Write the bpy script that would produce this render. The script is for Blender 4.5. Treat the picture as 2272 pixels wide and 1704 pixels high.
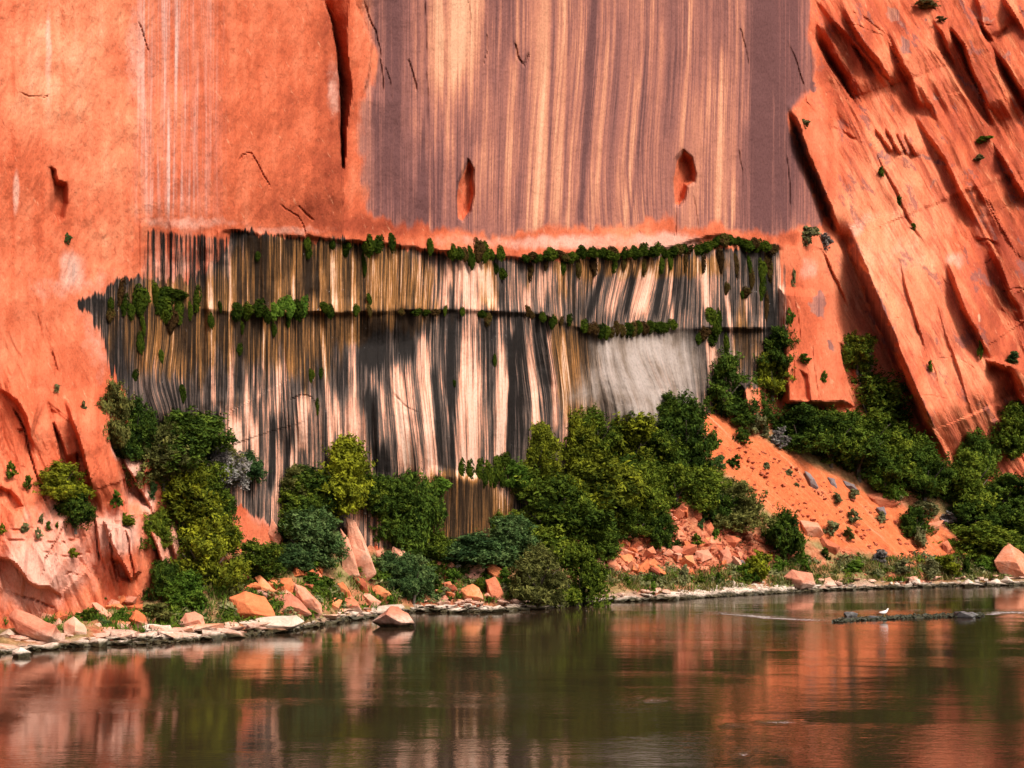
import bpy, bmesh, math, random
import numpy as np
from mathutils import Vector, noise as mnoise

for o in list(bpy.data.objects):
    bpy.data.objects.remove(o)
SC = bpy.context.scene
COL = SC.collection
R = math.radians
random.seed(7)
RNG = np.random.default_rng(7)

# ---------------------------------------------------------------- camera, sky, sun, exposure
F_PX, CX, HY, CAMH = 3200.0, 1136.0, 1100.0, 6.1      # focal length in photo pixels, centre column, horizon row, eye height (m)
cam_d = bpy.data.cameras.new('camera')
cam = bpy.data.objects.new('camera', cam_d)
COL.objects.link(cam)
cam.location = (0, 0, CAMH)
cam.rotation_euler = (R(90), 0, 0)
cam_d.sensor_width = 36.0
cam_d.lens = 36.0 * F_PX / 2272.0
cam_d.shift_y = (HY - 852.0) / 2272.0
cam_d.clip_start = 0.5
cam_d.clip_end = 2000
SC.camera = cam

SUN_ELEV, SUN_AZ = 46.0, 138.0                        # azimuth clockwise from +Y (the way the camera looks)
world = bpy.data.worlds.new('World')
SC.world = world
world.use_nodes = True
wn = world.node_tree
wn.nodes.clear()
w_out = wn.nodes.new('ShaderNodeOutputWorld')
w_bg = wn.nodes.new('ShaderNodeBackground')
w_sky = wn.nodes.new('ShaderNodeTexSky')
w_sky.sky_type = 'NISHITA'
w_sky.sun_disc = False
w_sky.sun_elevation = R(SUN_ELEV)
w_sky.sun_rotation = R(SUN_AZ)
w_sky.air_density = 0.8
w_sky.dust_density = 7.0
w_sky.ozone_density = 0.6
w_bg.inputs['Strength'].default_value = 0.115
wn.links.new(w_sky.outputs[0], w_bg.inputs['Color'])
wn.links.new(w_bg.outputs[0], w_out.inputs['Surface'])

sun_d = bpy.data.lights.new('sun', 'SUN')
sun_d.energy = 3.0
sun_d.angle = R(18)
sun_d.color = (1.0, 0.92, 0.84)
sun = bpy.data.objects.new('sun', sun_d)
COL.objects.link(sun)
s_dir = Vector((math.sin(R(SUN_AZ)) * math.cos(R(SUN_ELEV)), math.cos(R(SUN_AZ)) * math.cos(R(SUN_ELEV)), math.sin(R(SUN_ELEV))))
sun.rotation_euler = s_dir.to_track_quat('Z', 'Y').to_euler()

SC.view_settings.view_transform = 'Standard'
SC.view_settings.look = 'None'
SC.view_settings.gamma = 1.0
SC.view_settings.use_curve_mapping = False
SC.view_settings.exposure = 0.48
SC.cycles.max_bounces = 5
SC.cycles.diffuse_bounces = 3
SC.cycles.glossy_bounces = 3
SC.cycles.transmission_bounces = 2
SC.cycles.transparent_max_bounces = 4
SC.cycles.caustics_reflective = False
SC.cycles.caustics_refractive = False

# ---------------------------------------------------------------- helpers
def unproject(px, py, Y):
    return ((px - CX) / F_PX * Y, Y, CAMH - (py - HY) / F_PX * Y)

def tag(o, label=None, cat=None, group=None, kind=None):
    if label: o['label'] = label
    if cat: o['category'] = cat
    if group: o['group'] = group
    if kind: o['kind'] = kind
    return o

def mesh_np(name, V, Fq, mat=None, smooth=False, attrs=None):
    """one mesh from numpy verts and equal-length faces"""
    me = bpy.data.meshes.new(name)
    V = np.asarray(V, np.float32); Fq = np.asarray(Fq, np.int32)
    k = Fq.shape[1]
    me.vertices.add(len(V)); me.vertices.foreach_set('co', V.ravel())
    me.loops.add(Fq.size); me.loops.foreach_set('vertex_index', Fq.ravel())
    me.polygons.add(len(Fq))
    me.polygons.foreach_set('loop_start', np.arange(0, Fq.size, k, dtype=np.int32))
    try:
        me.polygons.foreach_set('loop_total', np.full(len(Fq), k, np.int32))
    except Exception:
        pass
    me.update(calc_edges=True)
    me.polygons.foreach_set('use_smooth', np.full(len(Fq), smooth, bool))
    for an, av in (attrs or {}).items():
        a = me.attributes.new(an, 'FLOAT', 'POINT')
        a.data.foreach_set('value', np.asarray(av, np.float32).ravel())
    if mat: me.materials.append(mat)
    me.validate()
    return me

def link(name, me, loc=(0, 0, 0), rot=(0, 0, 0), scale=(1, 1, 1), parent=None, mat=None):
    o = bpy.data.objects.new(name, me)
    COL.objects.link(o)
    o.location = loc; o.rotation_euler = rot; o.scale = scale
    if parent: o.parent = parent
    if mat is not None:
        o.material_slots[0].link = 'OBJECT'
        o.material_slots[0].material = mat
    return o

def sstep(a, b, x):
    t = np.clip((x - a) / (b - a), 0, 1)
    return t * t * (3 - 2 * t)

def _hash(ix, iy, seed):
    h = (ix.astype(np.int64) * 374761393 + iy.astype(np.int64) * 668265263 + seed * 974634563) & 0xFFFFFFFF
    h = ((h ^ (h >> 13)) * 1274126177) & 0xFFFFFFFF
    h = h ^ (h >> 16)
    return (h & 0xFFFF) / 65535.0

def vnoise(x, y, seed=0):
    ix = np.floor(x); iy = np.floor(y)
    fx = x - ix; fy = y - iy
    fx = fx * fx * fx * (fx * (fx * 6 - 15) + 10); fy = fy * fy * fy * (fy * (fy * 6 - 15) + 10)
    a = _hash(ix, iy, seed); b = _hash(ix + 1, iy, seed); c = _hash(ix, iy + 1, seed); d = _hash(ix + 1, iy + 1, seed)
    return (a + (b - a) * fx) * (1 - fy) + (c + (d - c) * fx) * fy - 0.5

def fbm(x, y, octv=4, seed=0, gain=0.5):
    s = 0; a = 1.0
    for i in range(octv):
        s = s + a * vnoise(x, y, seed + i * 17)
        x = x * 2.03 + 11.3; y = y * 2.03 + 5.7; a *= gain
    return s

def facets(x, y, seed, amp, tx, ty, jit=.85, bw=.10):
    """fractured plates: each cell of a jittered grid is a tilted plane with a height of its own"""
    ix = np.floor(x); iy = np.floor(y)
    d1 = np.full(np.shape(x), 1e9); d2 = d1.copy(); v1 = np.zeros(np.shape(x)); v2 = v1.copy()
    for dx in (-1, 0, 1):
        for dy in (-1, 0, 1):
            cx = ix + dx; cy = iy + dy
            fx = cx + .5 + jit * (_hash(cx, cy, seed) - .5); fy = cy + .5 + jit * (_hash(cx, cy, seed + 1) - .5)
            d = np.hypot(x - fx, y - fy)
            v = amp * (_hash(cx, cy, seed + 2) - .5) + (x - fx) * tx * (.4 + 1.2 * _hash(cx, cy, seed + 3)) + (y - fy) * ty * (_hash(cx, cy, seed + 4) - .3)
            n = d < d1; m = (~n) & (d < d2)
            d2 = np.where(n, d1, np.where(m, d, d2)); v2 = np.where(n, v1, np.where(m, v, v2))
            d1 = np.where(n, d, d1); v1 = np.where(n, v, v1)
    w = .5 + .5 * sstep(0, bw, d2 - d1)
    return v1 * w + v2 * (1 - w)

def poly_line(P, px, py):
    """distance to polyline, sign (+ on the right-hand side in the picture of a line drawn downward), position along it 0..1"""
    P = np.asarray(P, float)
    L = np.r_[0, np.cumsum(np.hypot(*np.diff(P, axis=0).T))]
    best = np.full(np.shape(px), 1e9); sg = np.zeros(np.shape(px)); al = np.zeros(np.shape(px))
    for i in range(len(P) - 1):
        ax, ay = P[i]; bx, by = P[i + 1]
        dx, dy = bx - ax, by - ay
        t = np.clip(((px - ax) * dx + (py - ay) * dy) / (dx * dx + dy * dy), 0, 1)
        d = np.hypot(px - ax - t * dx, py - ay - t * dy)
        m = d < best
        cr = -(dx * (py - ay) - dy * (px - ax))
        best = np.where(m, d, best); sg = np.where(m, np.sign(cr), sg)
        al = np.where(m, (L[i] + t * (L[i + 1] - L[i])) / L[-1], al)
    return best, sg, al, L[-1]

def poly_sd(P, px, py):
    """signed distance to a closed polygon, positive inside"""
    P = np.asarray(P, float); n = len(P)
    best = np.full(np.shape(px), 1e9); ins = np.zeros(np.shape(px), bool)
    for i in range(n):
        ax, ay = P[i]; bx, by = P[(i + 1) % n]
        dx, dy = bx - ax, by - ay
        t = np.clip(((px - ax) * dx + (py - ay) * dy) / (dx * dx + dy * dy + 1e-9), 0, 1)
        best = np.minimum(best, np.hypot(px - ax - t * dx, py - ay - t * dy))
        c = ((ay > py) != (by > py))
        with np.errstate(divide='ignore', invalid='ignore'):
            xi = (bx - ax) * (py - ay) / (by - ay + 1e-12) + ax
        ins ^= c & (px < xi)
    return np.where(ins, best, -best)

def local(fn, P, px, py, pad):
    """evaluate fn only near the points P; zero elsewhere"""
    P = np.asarray(P, float)
    m = (px > P[:, 0].min() - pad) & (px < P[:, 0].max() + pad) & (py > P[:, 1].min() - pad) & (py < P[:, 1].max() + pad)
    out = np.zeros(np.shape(px))
    if m.any(): out[m] = fn(px[m], py[m])
    return out

# ---------------------------------------------------------------- node helpers
class NT:
    def __init__(s, name):
        s.m = bpy.data.materials.new(name); s.m.use_nodes = True
        s.t = s.m.node_tree; s.t.nodes.clear()
        s.out = s.t.nodes.new('ShaderNodeOutputMaterial')
    def n(s, typ, **kw):
        x = s.t.nodes.new(typ)
        for k, v in kw.items(): setattr(x, k, v)
        return x
    def put(s, sock, v):
        if v is None: return
        if hasattr(v, 'is_output'): s.t.links.new(v, sock)
        else:
            if sock.type == 'RGBA' and len(v) == 3: v = (*v, 1)
            sock.default_value = v
    def math(s, op, a, b=None, c=None, clamp=False):
        x = s.n('ShaderNodeMath', operation=op, use_clamp=clamp)
        s.put(x.inputs[0], a); s.put(x.inputs[1], b); s.put(x.inputs[2], c)
        return x.outputs[0]
    def mix(s, f, a, b, blend='MIX'):
        x = s.n('ShaderNodeMix', data_type='RGBA', blend_type=blend)
        s.put(x.inputs[0], f); s.put(x.inputs[6], a); s.put(x.inputs[7], b)
        return x.outputs[2]
    def attr(s, name):
        return s.n('ShaderNodeAttribute', attribute_name=name).outputs['Fac']
    def xyz(s, x, y, z=0.0):
        c = s.n('ShaderNodeCombineXYZ')
        s.put(c.inputs[0], x); s.put(c.inputs[1], y); s.put(c.inputs[2], z)
        return c.outputs[0]
    def noise(s, vec, scale=1.0, detail=3.0, rough=0.55, dist=0.0):
        x = s.n('ShaderNodeTexNoise')
        s.put(x.inputs['Vector'], vec)
        x.inputs['Scale'].default_value = scale; x.inputs['Detail'].default_value = detail
        x.inputs['Roughness'].default_value = rough; x.inputs['Distortion'].default_value = dist
        return x.outputs[0]
    def ramp(s, f, stops, interp='LINEAR'):
        x = s.n('ShaderNodeValToRGB'); cr = x.color_ramp; cr.interpolation = interp
        while len(cr.elements) < len(stops): cr.elements.new(0.5)
        for e, (p, c) in zip(cr.elements, stops):
            e.position = p
            e.color = (c, c, c, 1) if not hasattr(c, '__len__') else (*c, 1)
        s.put(x.inputs[0], f)
        return x.outputs[0]
    def sm(s, v, a, b):
        x = s.n('ShaderNodeMapRange', interpolation_type='SMOOTHSTEP')
        s.put(x.inputs[0], v); x.inputs[1].default_value = a; x.inputs[2].default_value = b
        return x.outputs[0]
    def bump(s, h, strength, dist=0.1, prev=None):
        x = s.n('ShaderNodeBump'); x.inputs['Strength'].default_value = strength; x.inputs['Distance'].default_value = dist
        s.put(x.inputs['Height'], h); s.put(x.inputs['Normal'], prev)
        return x.outputs[0]
    def bsdf(s, color, rough=0.85, normal=None, spec=0.25):
        x = s.n('ShaderNodeBsdfPrincipled')
        s.put(x.inputs['Base Color'], color); s.put(x.inputs['Roughness'], rough); s.put(x.inputs['Normal'], normal)
        x.inputs['Specular IOR Level'].default_value = spec
        return x
    def done(s, sh):
        s.t.links.new(sh if hasattr(sh, 'is_output') else sh.outputs[0], s.out.inputs['Surface'])
        return s.m
# ---------------------------------------------------------------- the cliff: depth of the rock face behind every photo direction
PXC = [-700, -300, 0, 500, 1000, 1580, 1750, 2000, 2272, 2600, 3000]
DC0 = [45, 54.5, 62, 70, 81, 100, 104, 108.5, 112.5, 117, 122]
LEDGE = [(180, 655), (235, 630), (300, 600), (310, 500), (520, 508), (700, 525), (900, 545), (1000, 560), (1150, 572), (1250, 567), (1450, 556), (1580, 520), (1725, 545)]
LX = np.array([p[0] for p in LEDGE]); LY = np.array([p[1] for p in LEDGE])

# steps: line, width px, rise m (right of the line comes towards the river), run-out px
STEPS = [
    ([(1860, 470), (1884, 528), (1919, 622), (1944, 690), (1975, 755), (2003, 829), (2029, 890), (2060, 960), (2090, 1040)], 34, 6.0, 420),
    ([(1790, 20), (1812, 60), (1842, 125), (1880, 180), (1905, 235)], 34, 2.8, 230),
    ([(1795, -20), (1825, 22), (1880, 82), (1925, 135), (1970, 200)], 10, 1.3, 90),
    ([(1840, -20), (1862, 10), (1909, 92), (1947, 135), (1991, 205), (2010, 240)], 14, 1.6, 110),
    ([(1955, 50), (1971, 80), (1998, 142), (2017, 174), (2034, 231), (2045, 275)], 16, 2.0, 150),
    ([(2095, 50), (2111, 72), (2138, 108), (2160, 169), (2186, 229), (2200, 280)], 13, 2.4, 170),
    ([(2210, -30), (2228, 4), (2275, 66), (2330, 150)], 16, 2.2, 150),
    ([(2160, -20), (2172, 20), (2181, 67), (2205, 95)], 9, 1.2, 60),
    ([(2170, 80), (2190, 100), (2234, 157), (2272, 217), (2320, 300)], 20, 2.2, 160),
    ([(2015, 240), (2035, 270), (2090, 347), (2116, 400), (2150, 470), (2170, 520)], 13, 1.6, 150),
    ([(1920, 300), (1935, 322), (1957, 366), (1985, 420), (2015, 480), (2060, 560)], 7, 0.8, 150),
    ([(2090, 560), (2106, 599), (2134, 683), (2158, 724), (2182, 772), (2215, 815)], 15, 2.2, 90),
    ([(2095, 440), (2125, 520), (2149, 549), (2192, 635), (2206, 731), (2232, 785)], 12, -2.6, 160),
    ([(2200, 300), (2235, 380), (2290, 470)], 16, 2.0, 130),
    ([(2150, 380), (2190, 450), (2240, 540), (2285, 600)], 12, 1.6, 120),
    ([(2060, 30), (2085, 75), (2110, 130), (2125, 180)], 9, 1.0, 90),
    ([(2185, 540), (2215, 590), (2240, 660), (2275, 700)], 14, 1.8, 100),
    ([(1800, 545), (1826, 552), (1850, 610), (1872, 655), (1890, 700)], 6, 0.9, 70),
    ([(1940, 285), (1958, 312), (1980, 340)], 7, 0.8, 14), ([(1962, 283), (1978, 312), (1998, 345)], 7, 0.8, 14),
    ([(1984, 290), (1998, 318), (2014, 350)], 7, 0.8, 14), ([(2002, 292), (2018, 322), (2034, 350)], 7, 0.7, 14),
    ([(1990, 560), (2010, 640), (2035, 720), (2060, 800)], 6, 0.6, 120),
    ([(2075, 660), (2095, 740), (2130, 830), (2160, 930)], 6, 0.45, 90),
    # main wall
    ([(778, -10), (825, 95), (824, 150), (802, 222)], 5, -0.5, 60),
    ([(1735, 60), (1762, 120), (1783, 190), (1790, 225), (1831, 280)], 6, 0.8, 60),
    ([(1745, 215), (1762, 262), (1790, 345), (1830, 440), (1858, 515), (1868, 545)], 20, 4.2, 240),
    # lower left buttress
    ([(-40, 1238), (0, 1240), (20, 1243), (36, 1258), (63, 1292), (90, 1303), (108, 1301), (136, 1318), (152, 1336)], 6, 1.5, 220),
    ([(140, 870), (150, 900), (172, 968), (190, 1030), (203, 1090), (219, 1125), (225, 1150)], 8, 1.7, 120),
    ([(238, 940), (251, 1000), (264, 1045), (281, 1113), (284, 1145)], 6, -1.3, 150),
    ([(262, 1000), (280, 1040), (300, 1070), (325, 1115), (350, 1160)], 6, 1.2, 120),
    ([(-20, 860), (10, 872), (35, 890), (55, 925), (72, 985), (80, 1020)], 9, 0.9, 90),
    ([(112, 920), (120, 945), (141, 998), (150, 1030)], 8, 0.8, 40),
    ([(140, 1150), (142, 1190), (175, 1250), (215, 1300)], 7, -0.5, 60),
    ([(205, 1150), (213, 1200), (228, 1260)], 5, 0.4, 40),
]
GROOVES = [   # line, width px, depth m
    ([(46, 206), (70, 213), (100, 216), (112, 208)], 2.5, 0.4), ([(308, 46), (316, 75), (330, 117)], 2.5, 0.5),
    ([(527, 362), (540, 345), (556, 340), (580, 378), (602, 418)], 3, 0.5), ([(620, 452), (640, 466), (660, 478), (672, 500), (680, 528)], 3, 0.45),
    ([(660, 455), (676, 475), (695, 490)], 4, 0.5),  
     ([(803, 0), (832, 72), (846, 130), (848, 180), (845, 230)], 3.5, 0.5),
    ([(904, 128), (914, 155), (924, 205)], 4, 0.6), ([(858, 150), (866, 190), (866, 225)], 3, 0.4), ([(938, -40), (943, 60), (944, 160), (949, 300)], 4, 0.35),
    ([(1038, 0), (1043, 40), (1041, 95)], 3, 0.4), ([(1078, 70), (1082, 110), (1072, 150)], 3, 0.4), ([(1142, 95), (1150, 125), (1165, 145), (1178, 115)], 5, 0.8),
    ([(1640, 60), (1652, 100), (1660, 150)], 3, 0.4), ([(1640, 330), (1648, 380), (1645, 440)], 3, 0.4), ([(1744, 340), (1750, 400), (1753, 500)], 3.5, 0.5),
    ([(1500, 440), (1499, 480), (1496, 535)], 5, 0.6), ([(1538, 430), (1545, 480), (1549, 520)], 4, 0.5),
    ([(144, 1279), (152, 1270), (162, 1274), (176, 1276)], 3, 0.5), ([(116, 780), (120, 800), (128, 825)], 4, 0.4), ([(203, 1128), (210, 1170), (220, 1255)], 4, 1.4), ([(239, 1172), (250, 1240), (264, 1300)], 4, 1.2), ([(326, 1172), (350, 1235), (374, 1292)], 4, 1.3), ([(28, 900), (58, 960), (74, 1040), (108, 1130)], 3.5, 1.2), ([(168, 1000), (180, 1060), (204, 1108)], 4, 1.3),
    ([(270, 1160), (284, 1200), (300, 1290)], 4, 1.3), ([(0, 1205), (60, 1196), (130, 1206), (195, 1188)], 3, .5), ([(10, 1180), (70, 1172), (150, 1180)], 3, .45), ([(90, 1225), (150, 1236), (205, 1224)], 3, .4), ([(30, 1320), (80, 1330), (125, 1350)], 3.5, .8),
    ([(224, 1220), (230, 1260), (233, 1272)], 3, 0.5), ([(80, 660), (88, 720), (96, 760)], 3, 0.15),
    
    ([(1760, 640), (1770, 700), (1775, 760)], 4, 0.4), ([(1852, 760), (1862, 830), (1880, 900)], 5, 0.9), ([(1800, 760), (1806, 830), (1822, 900)], 3, 0.4),
    ([(2005, 780), (2060, 800), (2120, 790), (2180, 830)], 3, 0.25), ([(2040, 875), (2080, 880), (2105, 885)], 3, 0.3), ([(2030, 720), (2042, 740), (2050, 770)], 4, 0.5),
    ([(2060, 790), (2075, 830), (2082, 860)], 3.5, 0.5), ([(1980, 706), (1988, 708), (1996, 706)], 3, 0.3), ([(2085, 610), (2100, 630), (2118, 632)], 3, 0.3),
    ([(2170, 535), (2190, 534), (2212, 545)], 5, 0.9), ([(2178, 590), (2195, 582), (2205, 570)], 3, 0.5), ([(2222, 648), (2260, 640), (2285, 650)], 4, 0.6),
    ([(1885, 25), (1925, 45), (1968, 78)], 5, 0.7), ([(1875, 50), (1915, 62), (1960, 80)], 4, 0.6), ([(2155, 45), (2175, 52), (2205, 60)], 4, 0.6),
    ([(1745, 780), (1760, 800), (1762, 850)], 3, 0.4), ([(1838, 165), (1870, 170), (1885, 182)], 4, 0.4), ([(1838, 280), (1865, 290), (1905, 315)], 8, 0.9),
    ([(640, 890), (668, 876), (690, 882), (700, 900), (702, 935)], 4, 0.5), ([(870, 872), (905, 905), (930, 915)], 4, 0.3),
]
RECESS = [   # polygon, depth m, edge softness px
    ([(113, 372), (122, 378), (128, 402), (147, 408), (150, 450), (143, 482), (125, 494), (116, 470)], 1.6, 7),
    ([(1016, 484), (1014, 445), (1019, 405), (1030, 380), (1040, 356), (1050, 376), (1047, 400), (1050, 432), (1040, 470), (1026, 490)], 2.6, 7),
    ([(1497, 452), (1494, 400), (1503, 356), (1519, 336), (1536, 352), (1543, 384), (1541, 402), (1524, 412), (1518, 440), (1506, 455)], 3.4, 8),
    ([(0, 1080), (23, 1088), (50, 1124), (30, 1136), (-10, 1100)], 1.3, 5),
    ([(244, 1237), (271, 1246), (292, 1292), (267, 1287)], 1.2, 5), ([(40, 952), (55, 952), (52, 962), (42, 962)], 0.7, 4),
    ([(2188, 826), (2205, 805), (2243, 812), (2275, 880), (2285, 930), (2205, 930)], 2.4, 9),
    ([(1862, 762), (1882, 775), (1902, 850), (1885, 855), (1868, 810)], 1.6, 6), ([(1774, 822), (1790, 832), (1800, 890), (1784, 884)], 1.0, 5),
    ([(1838, 185), (1868, 182), (1890, 205), (1905, 240), (1890, 290), (1860, 300), (1835, 280)], 1.2, 16),
    ([(2165, 530), (2212, 545), (2222, 600), (2200, 640), (2175, 600)], 1.3, 10), ([(2200, 80), (2235, 60), (2222, 84), (2208, 92)], 1.4, 6),
    ([(2215, 350), (2245, 362), (2265, 400), (2240, 410)], 1.4, 9), ([(2118, 85), (2135, 95), (2140, 112), (2122, 104)], 0.9, 5),
    ([(2030, 225), (2070, 235), (2078, 268), (2040, 265)], 0.9, 8), ([(2225, 690), (2262, 700), (2285, 800), (2250, 790)], 1.6, 12),
]
RAISED = [   # polygon, rise m, edge px, tilt along x, tilt along y (m per 100 px)
    ([(228, 1158), (287, 1172), (314, 1267), (292, 1292), (267, 1244), (237, 1192)], 0.9, 4, 0.2, 0.5),
    ([(332, 1174), (362, 1192), (384, 1249), (407, 1303), (371, 1280), (353, 1237)], 0.8, 4, 0.2, 0.5),
    ([(368, 1181), (384, 1158), (411, 1269), (398, 1257)], 0.5, 3, 0.2, 0.5),
    ([(1320, 748), (1400, 738), (1500, 730), (1550, 840), (1520, 960), (1390, 970), (1320, 850)], 0.0, 60, 0.0, 1.1),
    ([(1640, 850), (1668, 842), (1690, 860), (1702, 930), (1660, 930)], 1.4, 10, 0, 0.6),
    ([(1730, 640), (1835, 650), (1850, 740), (1890, 900), (1740, 900)], 1.0, 14, 0.2, 0.6),
    ([(1828, 150), (1800, 60), (1830, 80), (1890, 180)], 0.1, 8, 0, 0),
    ([(905, 1075), (960, 1035), (1090, 1060), (1095, 1250), (900, 1250)], .6, 14, 0, 0.0),
    ([(2190, 800), (2215, 795), (2275, 815), (2330, 930), (2270, 930), (2243, 830)], 1.6, 8, 0.3, 0.3),
]

def warp(px, py):
    return px + 4 * fbm(px / 70, py / 70, 2, 91) + 2.2 * vnoise(px / 13, py / 17, 5), py + 4 * fbm(px / 70, py / 70, 2, 47) + 2.2 * vnoise(px / 15, py / 12, 8)

def cliff_depth(px, py):
    px = np.asarray(px, float); py = np.asarray(py, float)
    D = np.interp(px, PXC, DC0)
    right = sstep(1740, 1860, px + (300 - py) * 0.12)
    D = D + right * np.clip(960 - py, -300, 1400) * 0.016
    D = D - (1 - right) * np.clip(py - 860, 0, 330) * 0.003 * (1 - sstep(300, 520, px) * 0.5)
    D = D - sstep(420, 200, px) * np.clip(py - 880, 0, 330) * 0.005
    h = np.zeros_like(D)
    wx, wy = warp(px, py)
    for P, w, rise, run in STEPS:
        def f(x, y):
            d, s, al, L = poly_line(P, x, y)
            e = .22 if rise > 2.3 else .34 if rise > 0 and L > 150 else .2
            win = sstep(0.0, e, al) * sstep(1.0, 1 - e, al)
            sd = d * s
            return rise * win * sstep(-w / 2, w / 2, sd) * np.exp(-np.maximum(sd - w / 2, 0) / run)
        h += local(f, P, wx, wy, abs(run) * 7)
    for P, w, dep in GROOVES:
        def f(x, y):
            d, s, al, L = poly_line(P, x, y)
            return -.34 * dep * np.exp(-(d / (w * .5)) ** 2) * sstep(0, 0.1, al) * sstep(1, 0.85, al)
        h += local(f, P, wx, wy, 25)
    for P, dep, e in RECESS:
        h += local(lambda x, y: -.5 * dep * sstep(-.8 * e, 1.4 * e, poly_sd(P, x, y)), P, wx, wy, 30)
    for P, rise, e, tx, ty in RAISED:
        c = np.mean(P, 0)
        h += local(lambda x, y: sstep(-e / 2, e, poly_sd(P, x, y)) * (rise + tx * (x - c[0]) / 100 + ty * (y - np.min(np.array(P)[:, 1])) / 100), P, wx, wy, 40)
    # the left wall stands proud of the varnished wall beside the cleft
    ex = np.interp(wy, [-400, 0, 60, 120, 250, 372, 430], [700, 716, 736, 748, 755, 757, 760])
    er = np.interp(wy, [-400, 0, 100, 190, 300, 372], [790, 774, 772, 782, 770, 766])
    h += 1.3 * sstep(620, 372, wy) * sstep(ex + 2, ex - 3, wx) * np.exp(-np.maximum(ex - wx, 0) / 420)
    h -= sstep(376, 366, wy) * 2.7 * sstep(ex - 2, ex + 3, wx) * np.clip((er - wx) / (er - ex), 0, 1)
    # the seep band sits back under the contact ledge, then bulges towards the river
    ly = np.interp(wx, LX, LY) + 4 * vnoise(wx / 14, wx * 0, 3)
    seep_x = sstep(170, 330, wx) * sstep(1760, 1700, wx)
    below = sstep(-3, 9, wy - ly)
    h -= (.7 * sstep(480, 800, wx)) * below * seep_x * np.exp(-np.maximum(wy - ly, 0) / 240)
    l2 = np.interp(wx, [180, 500, 760, 1000, 1200, 1330, 1500], [655, 690, 692, 684, 694, 742, 728])
    h += seep_x * sstep(420, 560, wx) * (.35 + 1.3 * np.clip(vnoise(wx / 38, wx * 0, 66) + .25, 0, .6)) * (.45 * sstep(-30, 2, wy - l2) * np.exp(-np.maximum(wy - l2, 0) / 9) - .3 * sstep(0, 12, wy - l2) * np.exp(-np.maximum(wy - l2, 0) / 70))
    def bell(cx, cy, rx, ry): return np.exp(-((wx - cx) / rx) ** 2 - ((wy - cy) / ry) ** 2)
    h += 1.7 * bell(890, 960, 130, 110) - .9 * bell(830, 765, 80, 40) + 0.9 * bell(1120, 900, 70, 160) - 0.8 * bell(1185, 850, 26, 150)
    h += 0.7 * bell(670, 930, 50, 60) + 0.8 * bell(350, 890, 50, 70) + 0.6 * bell(1040, 830, 45, 200) - 0.5 * bell(1400, 640, 110, 45)
    su = streak_u(px, py)
    soft = sstep(520, 420, wx)
    bl = below * (1 - soft) + sstep(-60, 90, wy - ly) * soft
    flute = bl * seep_x
    h += flute * (0.50 * fbm(su / 40, py / 300, 3, 61) + 0.16 * fbm(su / 9, py / 260, 2, 71) + .25 * fbm(px / 70, py / 60, 3, 63) * sstep(.0, .3, vnoise(px / 120, py / 90, 64)))
    # long vertical ribs of the varnished wall, lumps and ledges elsewhere
    up = (1 - bl) * (1 - right)
    h += up * (0.22 * fbm(su / 55, py / 700, 3, 33) + 0.35 * fbm(px / 260, py / 260, 3, 13) + 0.07 * fbm(px / 26, py / 40, 3, 23))
    h += (1 - up) * (1 - flute) * (0.3 * fbm(px / 190, py / 190, 4, 29) + 0.16 * fbm((px - py * 0.45) / 22, (py + px * 0.45) / 130, 3, 53))
    # fractured plates: dipping slabs on the right, steep ones on the lower left, thin flakes on the wall
    a = .50; ca, sa = math.cos(a), math.sin(a)
    q = (px - 1136) * ca - (py - 500) * sa; r = (px - 1136) * sa + (py - 500) * ca
    q = q + 6 * fbm(px / 90, py / 90, 2, 15)
    rs = right * sstep(1765, 1850, px + (300 - py) * .1)
    calm = np.exp(-(((px - 1985 - (py - 700) * .25) / 125) ** 2 + ((py - 700) / 290) ** 2) ** 2) * .93
    rs = rs * (1 - calm)
    h += rs * (.8 + .35 * sstep(520, 280, py)) * (facets(q / 88, r / 640, 500, .8, 1.0, .3) + facets(q / 34, r / 260, 510, .26, .36, .12, .85, .2) + .5 * facets(q / 15, r / 90, 520, .12, .16, .05, .85, .4))
    h += right * .30 * facets(q / 60, r / 420, 530, .6, .5, .2)
    lb = sstep(430, 300, px) * sstep(820, 930, py - px * .25)
    q3 = px * .95 - py * .28; r3 = px * .28 + py * .95
    h += lb * (facets(q3 / 84, r3 / 300, 540, .75, .8, .3, .85, .05) + facets(q3 / 30, r3 / 110, 550, .12, .16, .08, .85, .2))
    fl = up * (1 - lb) * (1 - sstep(-20, 20, poly_sd(VARN, px, py)))
    dq = px * .9 + py * .42
    h += fl * (.07 * np.maximum(fbm((px + py * .3) / 34, py / 120, 3, 560), 0) + .05 * fbm((px + .35 * py) / 9, py / 30, 3, 570))
    h += up * .16 * np.maximum(fbm((px + .3 * py) / 150, (py - px * .2) / 190, 2, 580) - .12, 0) * 2
    return D - h

SHEAR = [(-0.10, 250, 1350, 230, 250, 330), (-0.24, 640, 1400, 95, 640, 150), (0.13, 930, 930, 90, 940, 220), (0.16, 800, 1200, 60, 800, 220), (.34, 830, 1430, 100, 850, 120),
         (0.34, 890, 355, 50, 890, 80), (0.05, 800, 660, 60, 960, 160)]
def streak_u(px, py):
    u = np.array(px, float)
    for s, y0, cx, rx, cy, ry in SHEAR:
        u = u - s * (py - y0) * np.exp(-((px - cx) / rx) ** 2 - ((py - cy) / ry) ** 2)
    return u + .8 * fbm(px / 50, py / 160, 3, 7) + .8 * vnoise(px / 6, py / 40, 9)

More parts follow.
